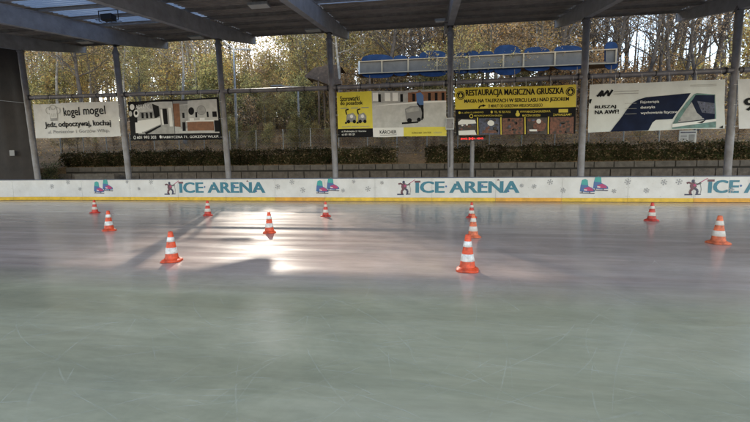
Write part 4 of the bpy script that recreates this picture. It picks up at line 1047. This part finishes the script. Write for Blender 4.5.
protos = {'o': make_cone(M['cone'], M['band']), 'f': make_cone(M['cone_f'], M['band_s']), 'r': make_cone(M['cone_r'], M['band_s'])}
cones = [
 (172,261.2,'o','bright orange cone standing alone left of the sunlit patch, nearest one on the left',15,30),
 (467.3,270.5,'o','largest orange cone, nearest the photographer, front of the three in a line',-8,36.5),
 (473,237.2,'f','faded salmon cone with stained white bands, middle of the three in a line',12,23.5),
 (471.5,217.6,'r','small red orange cone at the back of the line of three, near the boards',40,15.3),
 (718,243.5,'f','faded orange cone at the far right, nearest the right frame edge',5,28),
 (651.4,220.8,'r','small red cone near the right boards below the kneeling player emblem',30,18.3),
 (269.5,232.8,'o','orange cone standing on the bright sunlit patch of ice',22,21),
 (325.7,216.5,'r','pinkish red backlit cone at the far edge of the sunlit patch',60,14.8),
 (208,215.6,'r','small cone beside the left edge of the sunlit patch near the boards',33,15.2),
 (109.3,230.6,'o','orange cone left of the lone near cone, second from the left frame edge',50,20),
 (95,213,'r','smallest cone at the far left, close to the boards',10,13)]
usedp = set()
for x, y, k, lab, rz, hp in cones:
    p = onZ(x, y)
    if k not in usedp: usedp.add(k); o = protos[k]
    else: o = copy_tree(protos[k])
    dep = -(CR.transposed() @ (p-CO)).z
    s = max(.88, min(1.14, hp*dep/F/CH))
    o.location = (p.x, p.y, .002); o.rotation_euler = (0,0,R(rz)); o.scale = (s,s,s)
    print('cone', x, round(p.x,2), round(p.y,2), 's', round(hp*dep/F/CH, 2))
    o['label'] = lab; o['group'] = 'traffic cones on the ice'

# ------------------------------------------------------------------ light
w = bpy.data.worlds.new('World'); sc.world = w; w.use_nodes = True; nt = w.node_tree
sky = nt.nodes.new('ShaderNodeTexSky'); sky.sky_type = 'NISHITA'; sky.sun_disc = False; sky.sun_elevation = SUN_EL; sky.sun_rotation = -SUN_AZ
sky.air_density = 1.0; sky.dust_density = .1
tint = nt.nodes.new('ShaderNodeMix'); tint.data_type = 'RGBA'; tint.blend_type = 'MULTIPLY'; tint.inputs[0].default_value = 1
tint.inputs[7].default_value = (4.9, 3.95, 3.2, 1)      # sky gain added to light the roofed interior: whiter than a clear blue sky
nt.links.new(sky.outputs[0], tint.inputs[6]); nt.links.new(tint.outputs[2], nt.nodes['Background'].inputs[0]); nt.nodes['Background'].inputs[1].default_value = .15
sun = bpy.data.lights.new('sun', 'SUN'); sun.energy = 5.0; sun.angle = R(.5); sun.color = (1,.91,.78)
so = bpy.data.objects.new('sun', sun); col.objects.link(so)
dirs = Vector((-math.sin(SUN_AZ)*math.cos(SUN_EL), math.cos(SUN_AZ)*math.cos(SUN_EL), math.sin(SUN_EL)))
so.rotation_euler = dirs.to_track_quat('Z', 'Y').to_euler(); so.location = (0,0,40)
sc.view_settings.view_transform = 'Standard'; sc.view_settings.look = 'None'; sc.view_settings.exposure = 0
sc.cycles.max_bounces = 8; sc.cycles.diffuse_bounces = 4; sc.cycles.transmission_bounces = 4; sc.cycles.transparent_max_bounces = 8
sc.cycles.sample_clamp_indirect = 4; sc.cycles.use_denoising = True
